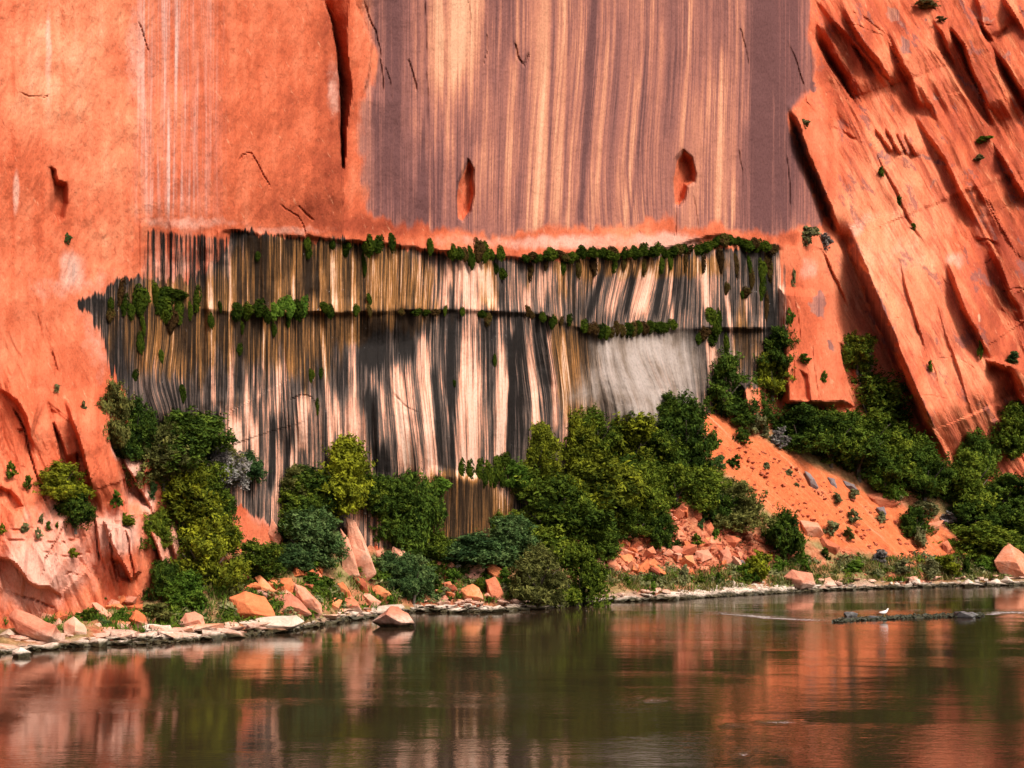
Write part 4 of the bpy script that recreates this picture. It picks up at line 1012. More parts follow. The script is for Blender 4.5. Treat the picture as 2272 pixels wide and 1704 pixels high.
# ================================================================ shrubs: px, base py, width, height, leaf, label
SHRUBS = [
 (22, 1058, 30, 40, 'mid', 'topmost round green shrub on the bare lower buttress'), (61, 1084, 24, 34, 'mid', 'small shrub left of the green tree on the buttress'),
 (254, 1122, 34, 38, 'lime', 'round green shrub on the leaning orange slab'), (278, 1165, 52, 30, 'olive', 'flat green shrub on top of the white capped block'),
 (362, 1186, 62, 54, 'mid', 'bright green shrub at the top of the leaning slab'), (340, 1105, 24, 42, 'teal', 'shrub halfway down the white ledge'),
 (92, 1158, 18, 22, 'sage', 'faded shrub under the dark wedge'), (52, 1180, 26, 26, 'sage', 'faded tuft left in the row on the bare buttress'),
 (83, 1192, 20, 26, 'sage', 'faded tuft second in the row on the bare buttress'), (106, 1174, 14, 22, 'dark', 'tiny dark shrub in the row on the bare buttress'),
 (127, 1168, 12, 14, 'mid', 'tiny green tuft right in the row on the bare buttress'), (160, 1236, 22, 26, 'olive', 'tuft alone on the pink slab'),
 (4, 1182, 18, 26, 'olive', 'shrub at the picture edge on the buttress'), (238, 1306, 34, 40, 'lime', 'spiky green shrub under the white capped block'),
 (100, 1366, 46, 34, 'teal', 'low green shrub between the riverside boulders'), (162, 1352, 32, 34, 'olive', 'green shrub beside the knobbly pink boulder'),
 (172, 1378, 30, 22, 'lime', 'grassy shrub behind the water edge boulder'), (200, 1380, 42, 34, 'mid', 'dense green shrub between pink rocks'),
 (232, 1392, 32, 26, 'teal', 'low shrub above the pale rim stones'), (268, 1376, 42, 30, 'lime', 'bright shrub on the orange slabs'),
 (226, 1340, 40, 24, 'dark', 'dark twiggy shrub above the orange slabs'), (196, 1345, 26, 30, 'grey', 'bare grey twiggy shrub above the boulders'),
 (6, 1385, 30, 40, 'lime', 'shrub at the water by the picture edge'), (352, 1380, 74, 50, 'brown', 'brown tufted shrub above the pale rim'),
 (440, 1350, 60, 40, 'lime', 'lime green shrub above the round boulder cluster'), (390, 1345, 60, 44, 'lime', 'grassy shrub below the dark little tree'),
 (520, 1340, 50, 50, 'brown', 'rust tinged shrub left of the big orange boulder'), (480, 1300, 44, 44, 'dark', 'dark shrub behind the boulder pile'),
 (690, 1300, 60, 34, 'lime', 'soft green shrub above the boulder pile'), (728, 1310, 44, 36, 'dark', 'small dark round shrub right of the boulder pile'),
 (640, 1262, 50, 32, 'sage', 'pale shrub by the little red rockslide'), (690, 1265, 40, 26, 'lime', 'bright shrub right of the little red rockslide'),
 (850, 1290, 44, 30, 'lime', 'grassy shrub by the leaf green bush'), (960, 1290, 50, 40, 'mid', 'green shrub below the pale broken rocks'),
 (1000, 1292, 44, 34, 'lime', 'bright shrub left of the cream pointed rock'), (1062, 1310, 28, 34, 'mid', 'shrub between two orange boulders'),
 (1120, 1296, 40, 40, 'lime', 'grassy shrub right of the tilted red slab'), (990, 1322, 30, 24, 'sage', 'dry shrub by the small orange slab'),
 (860, 1345, 36, 40, 'lime', 'yellow green reeds beside the pointed rock'),
 (1488, 1130, 32, 34, 'mid', 'shrub high in the rubble slope'), (1524, 1118, 34, 52, 'sage', 'yellowish tall shrub on the rubble crest'),
 (1500, 1094, 36, 30, 'grey', 'grey green shrub at the rubble top'), (1590, 1145, 28, 28, 'brown', 'brown shrub on the rubble crest'),
 (1638, 1180, 38, 40, 'sage', 'yellow shrub on the rubble crest near the sand'), (1543, 1210, 32, 30, 'mid', 'green shrub in the middle of the rubble'),
 (1586, 1205, 26, 34, 'lime', 'green shrub beside the round standing stone'), (1556, 1178, 22, 30, 'teal', 'small shrub above the round standing stone'),
 (1632, 1203, 24, 18, 'teal', 'small shrub in the right side of the rubble'), (1683, 1292, 66, 70, 'olive', 'leafy shrub on the bank left of the flat topped boulder'),
 (1652, 1284, 44, 34, 'lime', 'low shrub left of the leafy bank shrub'), (1732, 1270, 34, 40, 'lime', 'upright shrub above the flat topped boulder'),
 (1438, 1296, 26, 24, 'dark', 'dark round shrub under the curled red rock'), (1520, 1290, 30, 40, 'sage', 'dry yellowish shrub on the rubble bank'),
 (1592, 1300, 18, 34, 'dark', 'thin dark upright shrub near the pebble beach'), (1556, 1298, 32, 28, 'mid', 'green shrub above the pebble beach'),
 (1392, 1302, 20, 28, 'mid', 'thin shrub above the pale rim stones'), (1450, 1318, 24, 30, 'lime', 'bright shrub near the pale rim stones'),
 (1645, 984, 36, 36, 'dark', 'dark green shrub high on the orange sand'), (1668, 962, 60, 62, 'sage', 'yellowish round shrub on the sand crest'),
 (1728, 990, 50, 42, 'grey', 'grey shrub on the sand crest'), (1700, 972, 30, 28, 'sage', 'small yellow shrub on the sand crest'),
 (1594, 1042, 34, 36, 'teal', 'dusty shrub on the left edge of the sand'), (1628, 1040, 34, 34, 'dark', 'dark topped shrub on the left edge of the sand'),
 (1704, 1040, 22, 18, 'sage', 'round tuft alone in the middle of the sand'), (1752, 1056, 26, 18, 'sage', 'pale tuft right of the lone sand tuft'),
 (1768, 1082, 20, 14, 'sage', 'tiny pale tuft lower on the sand'), (1856, 1114, 32, 24, 'sage', 'tuft near the dark rocks of the sand crest'),
 (1892, 1112, 30, 32, 'sage', 'yellow grey shrub by the dark rocks of the sand crest'), (1890, 1158, 34, 32, 'sage', 'round olive shrub right of centre on the sand'),
 (1846, 1188, 40, 36, 'sage', 'pale shrub above the red ledge'), (1880, 1196, 32, 30, 'brown', 'brownish shrub beside the red ledge'),
 (1960, 1160, 26, 30, 'sage', 'shrub at the crest under the red crest rock'), (1832, 1245, 34, 34, 'dark', 'dark shrub at the base of the sand'),
 (1778, 1260, 44, 36, 'lime', 'bright shrub at the base of the sand'), (1950, 1250, 48, 34, 'grey', 'grey shrub at the foot of the sand slope'),
 (2040, 1212, 40, 44, 'sage', 'grey olive shrub beside the broken red rocks'), (1985, 1120, 60, 30, 'sage', 'low pale shrub on the crest below the gully trees'),
 (2060, 1148, 80, 40, 'sage', 'wide pale shrub on the crest right of the sand'), (2100, 1158, 40, 26, 'grey', 'grey low shrub on the crest right of the sand'),
 (2100, 1275, 60, 50, 'olive', 'yellowish bushy shrub on the far bank'), (2146, 1280, 30, 50, 'dark', 'dark upright shrub on the far bank'),
 (2066, 1278, 50, 40, 'sage', 'dry shrub on the far bank'), (2190, 1270, 46, 40, 'lime', 'green shrub left of the pointed red hump'),
 (2000, 1272, 50, 30, 'sage', 'dry low shrub right of the two bank boulders'), (1900, 1270, 60, 30, 'lime', 'grassy shrub behind the flat topped boulder'),
 (2230, 1110, 60, 36, 'sage', 'pale shrub on the crest at the picture edge'), (2190, 1118, 50, 30, 'sage', 'pale shrub on the crest under the dark tree'),
 (1788, 550, 60, 56, 'sage', 'dusty grey green shrub on the ledge at the end of the varnished wall'), (1830, 552, 44, 36, 'grey', 'grey shrub in the crack beside the dusty shrub'),
 (1762, 635, 14, 44, 'sage', 'thin shrub in the crack below the dusty shrub'), (1755, 720, 20, 40, 'lime', 'green shrub right of the seep band'),
 (1782, 806, 26, 26, 'mid', 'shrub on the red pillars'), (1830, 848, 20, 28, 'mid', 'shrub in the slot between the red pillars'), (1850, 912, 28, 40, 'olive', 'shrub at the foot of the right pillar'),
 (1786, 282, 28, 22, 'sage', 'shrub on the shelf beside the upper varnish'), (2178, 318, 50, 20, 'lime', 'flat green shrub on the red broken ledges'), (2172, 356, 30, 16, 'sage', 'small shrub under the flat green shrub'),
 (2176, 795, 18, 46, 'mid', 'green shrub in the dark slot of the slabs'), (2246, 806, 36, 30, 'teal', 'green shrub on the overhanging red block'), (1958, 392, 18, 26, 'dark', 'dark tuft in the diagonal crack'),
 (1996, 455, 16, 26, 'dark', 'second dark tuft lower in the diagonal crack'), (2028, 510, 16, 18, 'dark', 'third dark tuft lower in the diagonal crack'),
 (152, 538, 18, 26, 'teal', 'small shrub under the dark cave of the left wall'), (2066, 825, 14, 30, 'mid', 'tuft in the crack of the big orange slab'),
 (186, 905, 18, 20, 'sage', 'faint tuft on the edge of the buttress'), (128, 868, 16, 20, 'sage', 'faint tuft above the buttress'),
 (2060, 18, 60, 20, 'sage', 'shrub on the top red ledge'), (2085, 48, 24, 14, 'sage', 'tiny shrub below the top red ledge'),
]
for i, (px, py, w, h, k, lab) in enumerate(SHRUBS):
    if py < np.interp(px, PB, BASE) - 4 or (px < 260 and py < 1300):
        b = Vector(unproject(px, py, float(cliff_depth(np.array([px]), np.array([py]))[0]) - .12))
    else:
        b = Vector(ground_at(px, py))
    m = b.y / F_PX
    o = link('shrub', (BUSHES + TUFTS)[i % 8] if w > 34 else TUFTS[i % 4], b - Vector((0, 0, .06)), (0, 0, random.uniform(0, 6.28)), (w * m * 1.12, w * m * 1.0, h * m * 1.05), mat=LEAF[k])
    tag(o, lab, 'shrub', 'shrubs on the bank and the rocks')

# ================================================================ moss cushions hanging from the seep ledges
def moss(px, py, w, h, k, lab, grp):
    d = float(cliff_depth(np.array([px]), np.array([py]))[0])
    d = min(d, float(cliff_depth(np.array([px]), np.array([py - h * .35]))[0]))
    m = d / F_PX
    o = link('moss_cushion', MOSS[random.randrange(5)], unproject(px, py, d - .10), (0, random.uniform(-.12, .12), random.uniform(-.5, .5)), (w * m * 1.5, w * m * 1.0, h * m * 1.25), mat=LEAF[k])
    tag(o, lab, 'moss', grp)
for j in range(52):                                          # the long upper row
    x = 1165 + j * 10.8 + random.uniform(-4, 4)
    y = np.interp(x, [1160, 1250, 1400, 1512, 1560, 1600, 1660, 1725], [571, 566, 561, 556, 548, 532, 540, 552]) + random.uniform(-6, 7)
    moss(x, y, random.uniform(17, 28), random.uniform(13, 26), 'rust' if random.random() < .22 else 'moss', 'green moss cushion in the long unbroken row under the varnished wall', 'moss row under the varnished wall')
for j in range(16):
    x = 1180 + j * 35 + random.uniform(-10, 10)
    moss(x, np.interp(x, [1160, 1400, 1560, 1725], [590, 585, 578, 585]) + random.uniform(-6, 12), random.uniform(9, 16), random.uniform(26, 50), random.choice(['rust', 'moss', 'rust']), 'narrow rusty moss strand dangling below the long upper row', 'moss strands below the long upper row')
for x, y, w, h in [(1003, 560, 20, 30), (1018, 563, 20, 26), (1032, 566, 18, 26), (1045, 574, 20, 44), (1060, 558, 26, 42), (1076, 562, 24, 40), (1090, 566, 14, 22), (1110, 563, 18, 30), (1100, 597, 16, 20), (1113, 608, 20, 22)]:
    moss(x, y, w, h, random.choice(['moss', 'moss', 'rust']), 'moss cushion in the short cluster left of the long upper row', 'moss cluster left of the long upper row')
for x, y, w, h, lab in [(681, 540, 18, 30, 'upper of two stacked moss cushions at the left end of the upper ledge'), (683, 560, 20, 26, 'lower of two stacked moss cushions at the left end of the upper ledge'), (737, 543, 13, 20, 'tiny round moss cushion right of the stacked pair'),
                        (765, 552, 28, 30, 'round moss cushion on the upper ledge near the cleft'), (817, 547, 26, 42, 'tall moss cushion left of a pair on the upper ledge'), (839, 545, 26, 34, 'rounder moss cushion right of a pair on the upper ledge'),
                        (808, 590, 12, 42, 'thin moss strand under the pair on the upper ledge'), (870, 537, 14, 36, 'pointed moss cushion right of the pair'), (955, 550, 16, 32, 'pointed moss cushion left of the short cluster'), (572, 568, 10, 18, 'tiny moss spot high in the streaked band')]:
    moss(x, y, w, h, 'moss', lab, 'single moss cushions on the upper ledge')
for x, y, w, h in [(245, 676, 15, 26), (245, 700, 16, 26), (268, 652, 18, 50), (276, 680, 18, 40), (312, 670, 32, 54), (291, 690, 14, 30), (344, 650, 18, 40), (352, 672, 34, 50), (366, 690, 36, 54), (382, 716, 20, 46), (398, 692, 20, 54), (374, 655, 34, 34), (398, 655, 40, 20), (422, 692, 14, 34), (436, 668, 22, 48), (318, 722, 11, 44)]:
    moss(x, y, w, h, random.choice(['moss', 'moss', 'moss', 'rust']), 'moss cushion in the thick cluster at the left end of the seep band', 'moss cluster at the left end of the seep band')
for x, y, w, h in [(526, 690, 22, 34), (549, 693, 24, 32), (575, 686, 26, 34), (592, 700, 22, 34), (607, 690, 22, 34), (624, 684, 24, 34), (642, 678, 22, 36), (642, 694, 18, 26), (660, 690, 24, 40), (674, 684, 20, 40), (722, 684, 22, 22), (732, 692, 16, 28)]:
    moss(x, y, w, h, random.choice(['moss', 'moss', 'lime']), 'moss cushion in the short row in the middle of the streaked band', 'moss row in the middle of the streaked band')
for x, y, w, h in [(312, 762, 14, 42), (358, 790, 10, 26), (300, 835, 15, 22), (406, 876, 16, 34), (468, 712, 12, 32), (489, 682, 10, 22), (608, 733, 14, 26), (537, 728, 10, 24), (532, 777, 14, 22), (690, 835, 14, 24), (704, 905, 10, 30), (712, 830, 10, 20), (1098, 800, 8, 24), (1008, 850, 7, 14), (640, 716, 10, 22)]:
    moss(x, y, w, h, 'moss', 'small lone moss spot on the black and pink streaks', 'lone moss spots on the streaks')
for x, y, w, h in [(790, 690, 14, 22), (820, 666, 12, 24), (820, 690, 12, 24), (890, 692, 14, 14), (924, 694, 24, 14), (944, 695, 20, 12), (966, 693, 18, 14), (988, 691, 8, 20), (1026, 692, 10, 18), (1068, 697, 20, 16), (1082, 706, 16, 26), (1170, 691, 14, 20), (1180, 700, 14, 16), (1204, 704, 14, 20), (1226, 716, 16, 26), (1246, 714, 10, 18), (1263, 712, 16, 22)]:
    moss(x, y, w, h, random.choice(['moss', 'rust', 'moss']), 'small moss tuft along the broken middle ledge of the streaked band', 'moss tufts along the middle ledge')
for j in range(17):
    x = 1296 + j * 12.2
    moss(x, np.interp(x, [1290, 1330, 1400, 1490], [720, 738, 730, 724]) + random.uniform(-5, 5), random.uniform(16, 24), random.uniform(18, 28), random.choice(['moss', 'moss', 'rust']), 'moss cushion on the shelf above the polished grey rock', 'moss shelf above the polished grey rock')
for x, y, w, h in [(1576, 706, 26, 42), (1560, 742, 28, 26), (1590, 726, 18, 36), (1550, 752, 16, 24), (1580, 752, 22, 24), (1596, 712, 10, 40), (1612, 641, 13, 22), (1609, 762, 16, 40), (1655, 650, 20, 20), (1690, 605, 20, 44), (1690, 648, 16, 40), (1702, 574, 18, 34), (1668, 620, 14, 40), (1700, 690, 10, 60), (1648, 655, 12, 14)]:
    moss(x, y, w, h, random.choice(['moss', 'moss', 'rust']), 'moss cushion on the right end of the streaked band below the row', 'moss at the right end of the streaked band')
for x, y, w, h in [(1022, 1042, 22, 34), (1040, 1052, 24, 44), (1060, 1048, 24, 44), (1084, 1052, 26, 50), (1104, 1036, 24, 46), (1116, 1058, 14, 34), (1072, 1064, 18, 30), (1098, 1066, 18, 30), (1118, 1022, 30, 26)]:
    moss(x, y, w, h, 'moss', 'plump moss cushion hanging over the brown dripping wall', 'moss over the brown dripping wall')
moss(975, 1076, 44, 32, 'lime', 'broad bright moss cushion left of the brown dripping wall', 'moss over the brown dripping wall')

# ================================================================ boulders: outline in the picture, rock, label
BOULDERS = [
 ([(507, 1325), (543, 1312), (588, 1325), (610, 1357), (613, 1370), (597, 1377), (552, 1367), (528, 1356), (505, 1346)], 'orange', 'big bright orange boulder with dark underside above the white ledge'),
 ([(597, 1326), (615, 1321), (644, 1317), (669, 1334), (691, 1363), (662, 1364), (624, 1348)], 'pink', 'broad pink orange slab leaning right of the big orange boulder'),
 ([(653, 1294), (677, 1305), (713, 1341), (716, 1362), (687, 1366), (677, 1345), (655, 1321)], 'red', 'long dark faced slab at the right of the boulder pile'),
 ([(566, 1281), (577, 1276), (613, 1312), (597, 1322), (586, 1307)], 'orange', 'tilted orange slab at the top middle of the boulder pile'),
 ([(593, 1279), (604, 1276), (629, 1304), (613, 1309)], 'orange', 'narrow orange slab second from the top of the boulder pile'),
 ([(610, 1281), (646, 1283), (652, 1299), (649, 1321), (630, 1318), (622, 1303)], 'orange', 'blocky orange boulder at the top right of the boulder pile'),
 ([(517, 1263), (528, 1265), (564, 1285), (554, 1291), (537, 1282)], 'red', 'thin red slab at the top left of the boulder pile'),
 ([(518, 1273), (534, 1278), (532, 1291), (520, 1292)], 'red', 'small red block under the thin red slab'),
 ([(562, 1306), (575, 1301), (594, 1314), (593, 1326), (574, 1319)], 'brown', 'brownish block above the big orange boulder'),
 ([(411, 1359), (432, 1357), (451, 1368), (458, 1394), (434, 1398), (404, 1397), (391, 1388)], 'pink', 'rounded pink boulder cluster at the water left of the white ledge'),
 ([(478, 1394), (517, 1381), (610, 1366), (657, 1365), (678, 1379), (662, 1389), (615, 1395), (543, 1401)], 'pale', 'long white coated rock ledge at the water under the orange boulder'),
 ([(462, 1410), (496, 1404), (503, 1411), (488, 1417), (464, 1417)], 'pale', 'flat white stone in the water left of the long white ledge'),
 ([(724, 1337), (742, 1325), (760, 1332), (753, 1350), (734, 1359)], 'orange', 'squat orange boulder above the pale rim'),
 ([(747, 1296), (760, 1290), (780, 1317), (782, 1337), (767, 1331), (752, 1316)], 'orange', 'upright orange rock left of the leaf green bush'),
 ([(823, 1302), (834, 1296), (852, 1304), (869, 1320), (863, 1336), (838, 1324)], 'orange', 'rounded red orange boulder left of the blue green bush'),
 ([(780, 1278), (798, 1275), (811, 1293), (818, 1313), (807, 1313), (794, 1295)], 'red', 'tall narrow red rock right of the upright orange rock'),
 ([(798, 1313), (820, 1318), (845, 1336), (834, 1346), (814, 1340)], 'pink', 'small pink rock below the rounded red orange boulder'),
 ([(760, 1330), (780, 1320), (796, 1340), (806, 1358), (776, 1362), (756, 1352)], 'red', 'red boulder on the bank left of the flat white slab'),
 ([(825, 1380), (849, 1363), (868, 1344), (884, 1345), (905, 1361), (921, 1383), (907, 1392), (838, 1388)], 'pink', 'pink pointed rock standing in the water with a dark wet base'),
 ([(793, 1362), (803, 1347), (892, 1340), (898, 1348), (852, 1361), (798, 1366)], 'pale', 'flat white slab at the water behind the pointed rock'),
 ([(1026, 1269), (1033, 1246), (1048, 1220), (1058, 1231), (1077, 1260), (1069, 1275), (1033, 1275)], 'pink', 'cream coloured pointed rock on the bank'),
 ([(1073, 1240), (1084, 1239), (1114, 1264), (1123, 1286), (1105, 1287), (1080, 1267)], 'orange', 'tilted red slab right of the cream pointed rock'),
 ([(1077, 1287), (1098, 1279), (1113, 1303), (1121, 1338), (1112, 1338), (1082, 1318)], 'red', 'dark red triangular boulder below the tilted red slab'),
 ([(1019, 1307), (1049, 1295), (1063, 1304), (1066, 1322), (1076, 1331), (1051, 1333), (1022, 1327)], 'orange', 'wide orange boulder close to the pale rim'),
 ([(979, 1311), (997, 1309), (1012, 1323), (1002, 1329)], 'orange', 'small orange slab left of the wide orange boulder'),
 ([(1004, 1222), (1026, 1211), (1034, 1231), (1030, 1244), (1013, 1233)], 'pink', 'pinkish cracked block left of the cream pointed rock'),
 ([(1004, 1256), (1015, 1245), (1025, 1253), (1017, 1267), (1005, 1263)], 'pale', 'whitish block left of the cream pointed rock'),
 ([(1031, 1282), (1051, 1266), (1070, 1276), (1064, 1292), (1036, 1292)], 'brown', 'rounded brownish rock in front of the cream pointed rock'),
 ([(961, 1190), (975, 1177), (992, 1186), (1004, 1206), (993, 1216), (966, 1213)], 'red', 'dark red crumbly block under the tall dark tree'),
 ([(15, 1368), (34, 1354), (62, 1361), (120, 1388), (144, 1409), (142, 1424), (118, 1433), (66, 1426), (36, 1400)], 'pink', 'largest pink boulder overhanging the water at the left'),
 ([(141, 1380), (163, 1367), (187, 1386), (193, 1405), (172, 1424), (144, 1418)], 'pink', 'pale pink boulder right of the largest one'),
 ([(103, 1328), (120, 1318), (146, 1331), (150, 1345), (120, 1352), (106, 1339)], 'brown', 'knobbly pinkish boulder under the big overhang'),
 ([(115, 1370), (131, 1354), (152, 1365), (139, 1384), (118, 1384)], 'orange', 'small orange boulder between the knobbly and the largest one'),
 ([(203, 1337), (215, 1336), (249, 1364), (246, 1373), (216, 1362)], 'pink', 'pink slab pointing to the water among green shrubs'),
 ([(230, 1345), (266, 1338), (280, 1350), (258, 1358)], 'orange', 'thin orange slab above the bright shrub'),
 ([(280, 1345), (318, 1340), (316, 1352), (290, 1355)], 'orange', 'thin orange slab with dark underside'),
 ([(287, 1373), (301, 1352), (323, 1366), (330, 1387), (301, 1390)], 'orange', 'orange wedge rock above the pale rim'),
 ([(245, 1377), (290, 1379), (294, 1390), (247, 1388)], 'orange', 'low flat orange rock beside the orange wedge'),
 ([(197, 1385), (222, 1381), (229, 1395), (201, 1399)], 'pink', 'small square pink rock above the pale rim'),
 ([(26, 1444), (45, 1435), (70, 1447), (65, 1458), (27, 1455)], 'pale', 'yellowish white stone standing in the water'),
 ([(-4, 1410), (19, 1395), (35, 1406), (10, 1420)], 'pale', 'pale stone at the water by the picture edge'),
 ([(213, 1308), (240, 1312), (270, 1322), (266, 1336), (238, 1327)], 'orange', 'bright orange slab under the spiky shrub'),
 ([(316, 1390), (330, 1384), (378, 1388), (382, 1407), (320, 1407)], 'pale', 'long pale slab on the rim below the brown tufts'),
 ([(1318, 1242), (1335, 1230), (1349, 1267), (1333, 1270)], 'pink', 'pale orange leaning slab right of the tamarisks'),
 ([(1345, 1239), (1361, 1232), (1383, 1273), (1350, 1273)], 'red', 'red wedge slab second right of the tamarisks'),
 ([(1405, 1264), (1438, 1238), (1436, 1260), (1447, 1280), (1410, 1277)], 'orange', 'curled red rock on the bank below the rubble'),
 ([(1565, 1166), (1577, 1158), (1585, 1172), (1577, 1189), (1562, 1184)], 'red', 'round standing stone in the rubble'),
 ([(1597, 1221), (1618, 1217), (1627, 1241), (1614, 1257), (1594, 1242)], 'pink', 'large pale pink block at the foot of the rubble'),
 ([(1572, 1210), (1586, 1202), (1594, 1216), (1577, 1222)], 'pink', 'small pink block above the large pale one'),
 ([(1699, 1190), (1728, 1179), (1746, 1210), (1738, 1218), (1705, 1208)], 'brown', 'brown boulder at the foot of the orange sand'),
 ([(1707, 1223), (1730, 1216), (1736, 1234), (1720, 1242)], 'brown', 'smaller brown boulder below the first'),
 ([(1630, 1214), (1637, 1212), (1653, 1233), (1645, 1235)], 'pink', 'thin pink slab lying beside the pale block'),
 ([(1685, 1230), (1692, 1227), (1714, 1243), (1706, 1249)], 'orange', 'thin orange slab left of the brown boulders'),
 ([(1630, 1240), (1650, 1244), (1660, 1262), (1636, 1257)], 'grey', 'grey stained slab behind the leafy bank shrub'),
 ([(1738, 1280), (1757, 1264), (1803, 1271), (1809, 1296), (1787, 1310), (1752, 1300)], 'pink', 'flat topped pink boulder on the water edge'),
 ([(1812, 1290), (1842, 1280), (1857, 1299), (1818, 1303)], 'pink', 'low pink boulder right of the flat topped one'),
 ([(2204, 1245), (2237, 1201), (2272, 1230), (2284, 1284), (2226, 1286)], 'red', 'pointed red hump at the picture edge'),
 ([(2145, 1208), (2165, 1198), (2183, 1219), (2165, 1233), (2142, 1225)], 'red', 'dark red boulder left of the pointed hump'),
 ([(2090, 1204), (2103, 1198), (2114, 1219), (2096, 1229)], 'red', 'upright red rock left of the dark red boulder'),
 ([(2115, 1232), (2147, 1226), (2153, 1241), (2127, 1246)], 'orange', 'low orange rock below the dark red boulder'),
 ([(2132, 1296), (2148, 1283), (2163, 1295), (2150, 1303)], 'pale', 'white round stone on the far water edge'),
 ([(2221, 1288), (2233, 1278), (2253, 1292), (2235, 1299)], 'pale', 'white stone under the pointed red hump'),
 ([(1774, 1153), (1814, 1160), (1830, 1186), (1787, 1198)], 'red', 'layered red ledge rock low on the sand'),
 ([(1823, 1191), (1866, 1212), (1857, 1229), (1816, 1218)], 'red', 'second red ledge rock lower on the sand'),
 ([(1915, 1094), (1972, 1095), (1998, 1116), (1957, 1127)], 'red', 'dark red rock on the sand crest'),
 ([(2056, 1160), (2096, 1153), (2077, 1187), (2053, 1184)], 'red', 'blocky red rock at the lower end of the crest'),
 ([(1785, 1045), (1798, 1050), (1816, 1082), (1802, 1075)], 'grey', 'dark grey slab lying on the sand'),
 ([(1836, 1058), (1852, 1062), (1858, 1082), (1840, 1076)], 'grey', 'dark grey rock near the sand crest'),
 ([(1870, 1065), (1895, 1075), (1905, 1090), (1880, 1084)], 'grey', 'long dark rock on the sand crest'),
 ([(1944, 1126), (1962, 1124), (1968, 1140), (1950, 1146)], 'grey', 'dark grey rock below the red crest rock'),
 ([(2085, 1148), (2108, 1150), (2118, 1162), (2096, 1164)], 'grey', 'dark grey rock at the end of the crest'),
 ([(1645, 862), (1668, 838), (1690, 850), (1708, 905), (1700, 950), (1655, 940)], 'red', 'rounded red rock above the sand slope top'),
 ([(520, 1070), (545, 1060), (572, 1078), (592, 1120), (585, 1150), (552, 1180), (525, 1195), (510, 1135)], 'pink', 'pink outcrop between the green trees'),
 ([(586, 1130), (604, 1150), (626, 1195), (618, 1210), (596, 1180)], 'pink', 'narrow pink rib running down from the pink outcrop'),
 ([(764, 1142), (786, 1150), (812, 1230), (838, 1274), (812, 1280), (780, 1215)], 'pink', 'left one of the cracked pink slabs'),
 ([(755, 1170), (775, 1200), (800, 1278), (760, 1278)], 'pink', 'lower left one of the cracked pink slabs'),
 ([(834, 1222), (850, 1214), (858, 1268), (842, 1272)], 'pink', 'upright middle one of the cracked pink slabs'),
 ([(872, 1212), (899, 1224), (880, 1264), (855, 1272)], 'pink', 'right one of the cracked pink slabs'),
 ([(2195, 1290), (2212, 1284), (2226, 1294), (2205, 1299)], 'pale', 'low pale stone left of the white stone under the hump'),
]
for i, (P, k, lab) in enumerate(BOULDERS):
    A = np.array(P, float)
    cx, lo = A[:, 0].mean(), A[:, 1].max()
    Y = float(ground_at(cx, lo)[1]) if lo > np.interp(cx, PB, BASE) else float(cliff_depth(np.array([cx]), np.array([lo]))[0]) - .6
    o = outlined_rock('boulder', P, Y, ROCKM[k], seed=i + 3)
    tag(o, lab, 'boulder', 'boulders on the bank')

# ================================================================ pale rim stones along the water line
def shore_py(px): return float(np.interp(px, PG, SHORE))
RIM = [(-30, 150, 16, 'pale rim stone at the water under the largest pink boulder'), (150, 470, 52, 'pale rim stone on the water line below the bushy left bank'),
       (690, 830, 22, 'pale rim stone between the white ledge and the pointed rock'), (925, 1150, 56, 'pale rim stone over black gaps between the pointed rock and the tamarisks'),
       (1150, 1345, 36, 'pale rim stone under the tamarisks'), (1345, 1520, 46, 'pale rim stone on the water line under the curled red rock'), (1800, 2270, 60, 'pale rim stone on the far water line right of the flat topped boulder')]
for x0, x1, n, lab in RIM:
    for j in range(n):
        px = x0 + (x1 - x0) * (j + random.random()) / n
        row = random.choice([0, 0, 1, 2])
        py = shore_py(px) - row * random.uniform(4, 8) + random.uniform(-1, 2)
        b = Vector(ground_at(px, py)); s = random.uniform(.25, .8) * (1 if row == 0 else .7)
        o = link('rim_stone', SLABS[random.randrange(8)] if random.random() < .7 else STONES[random.randrange(12)], b + Vector((0, 0, .10 + .06 * row)), (random.uniform(-.15, .15), random.uniform(-.15, .15), random.uniform(-.6, .6)),
                 (s * 1.35, s, s * random.uniform(.7, 1.2)), mat=M_PALE if row < 2 else M_PINK)
        tag(o, lab, 'stone', lab.replace('pale rim stone', 'pale rim stones'))

for j in range(46):
    px = random.uniform(-20, 760); py = shore_py(px) - random.uniform(3, 22)
    b = Vector(ground_at(px, py)); s = random.uniform(.5, 1.25)
    o = link('ledge_stone', SLABS[random.randrange(8)], b + Vector((0, 0, .12)), (random.uniform(-.22, .22), random.uniform(-.22, .22), random.uniform(-.5, .5)), (s * 1.6, s, s * 1.1), mat=ROCKM[random.choice(['pink', 'pink', 'orange', 'red'])])
    tag(o, 'flat reddish stone above the pale rim stones of the left bank', 'stone', 'flat stones of the left bank')

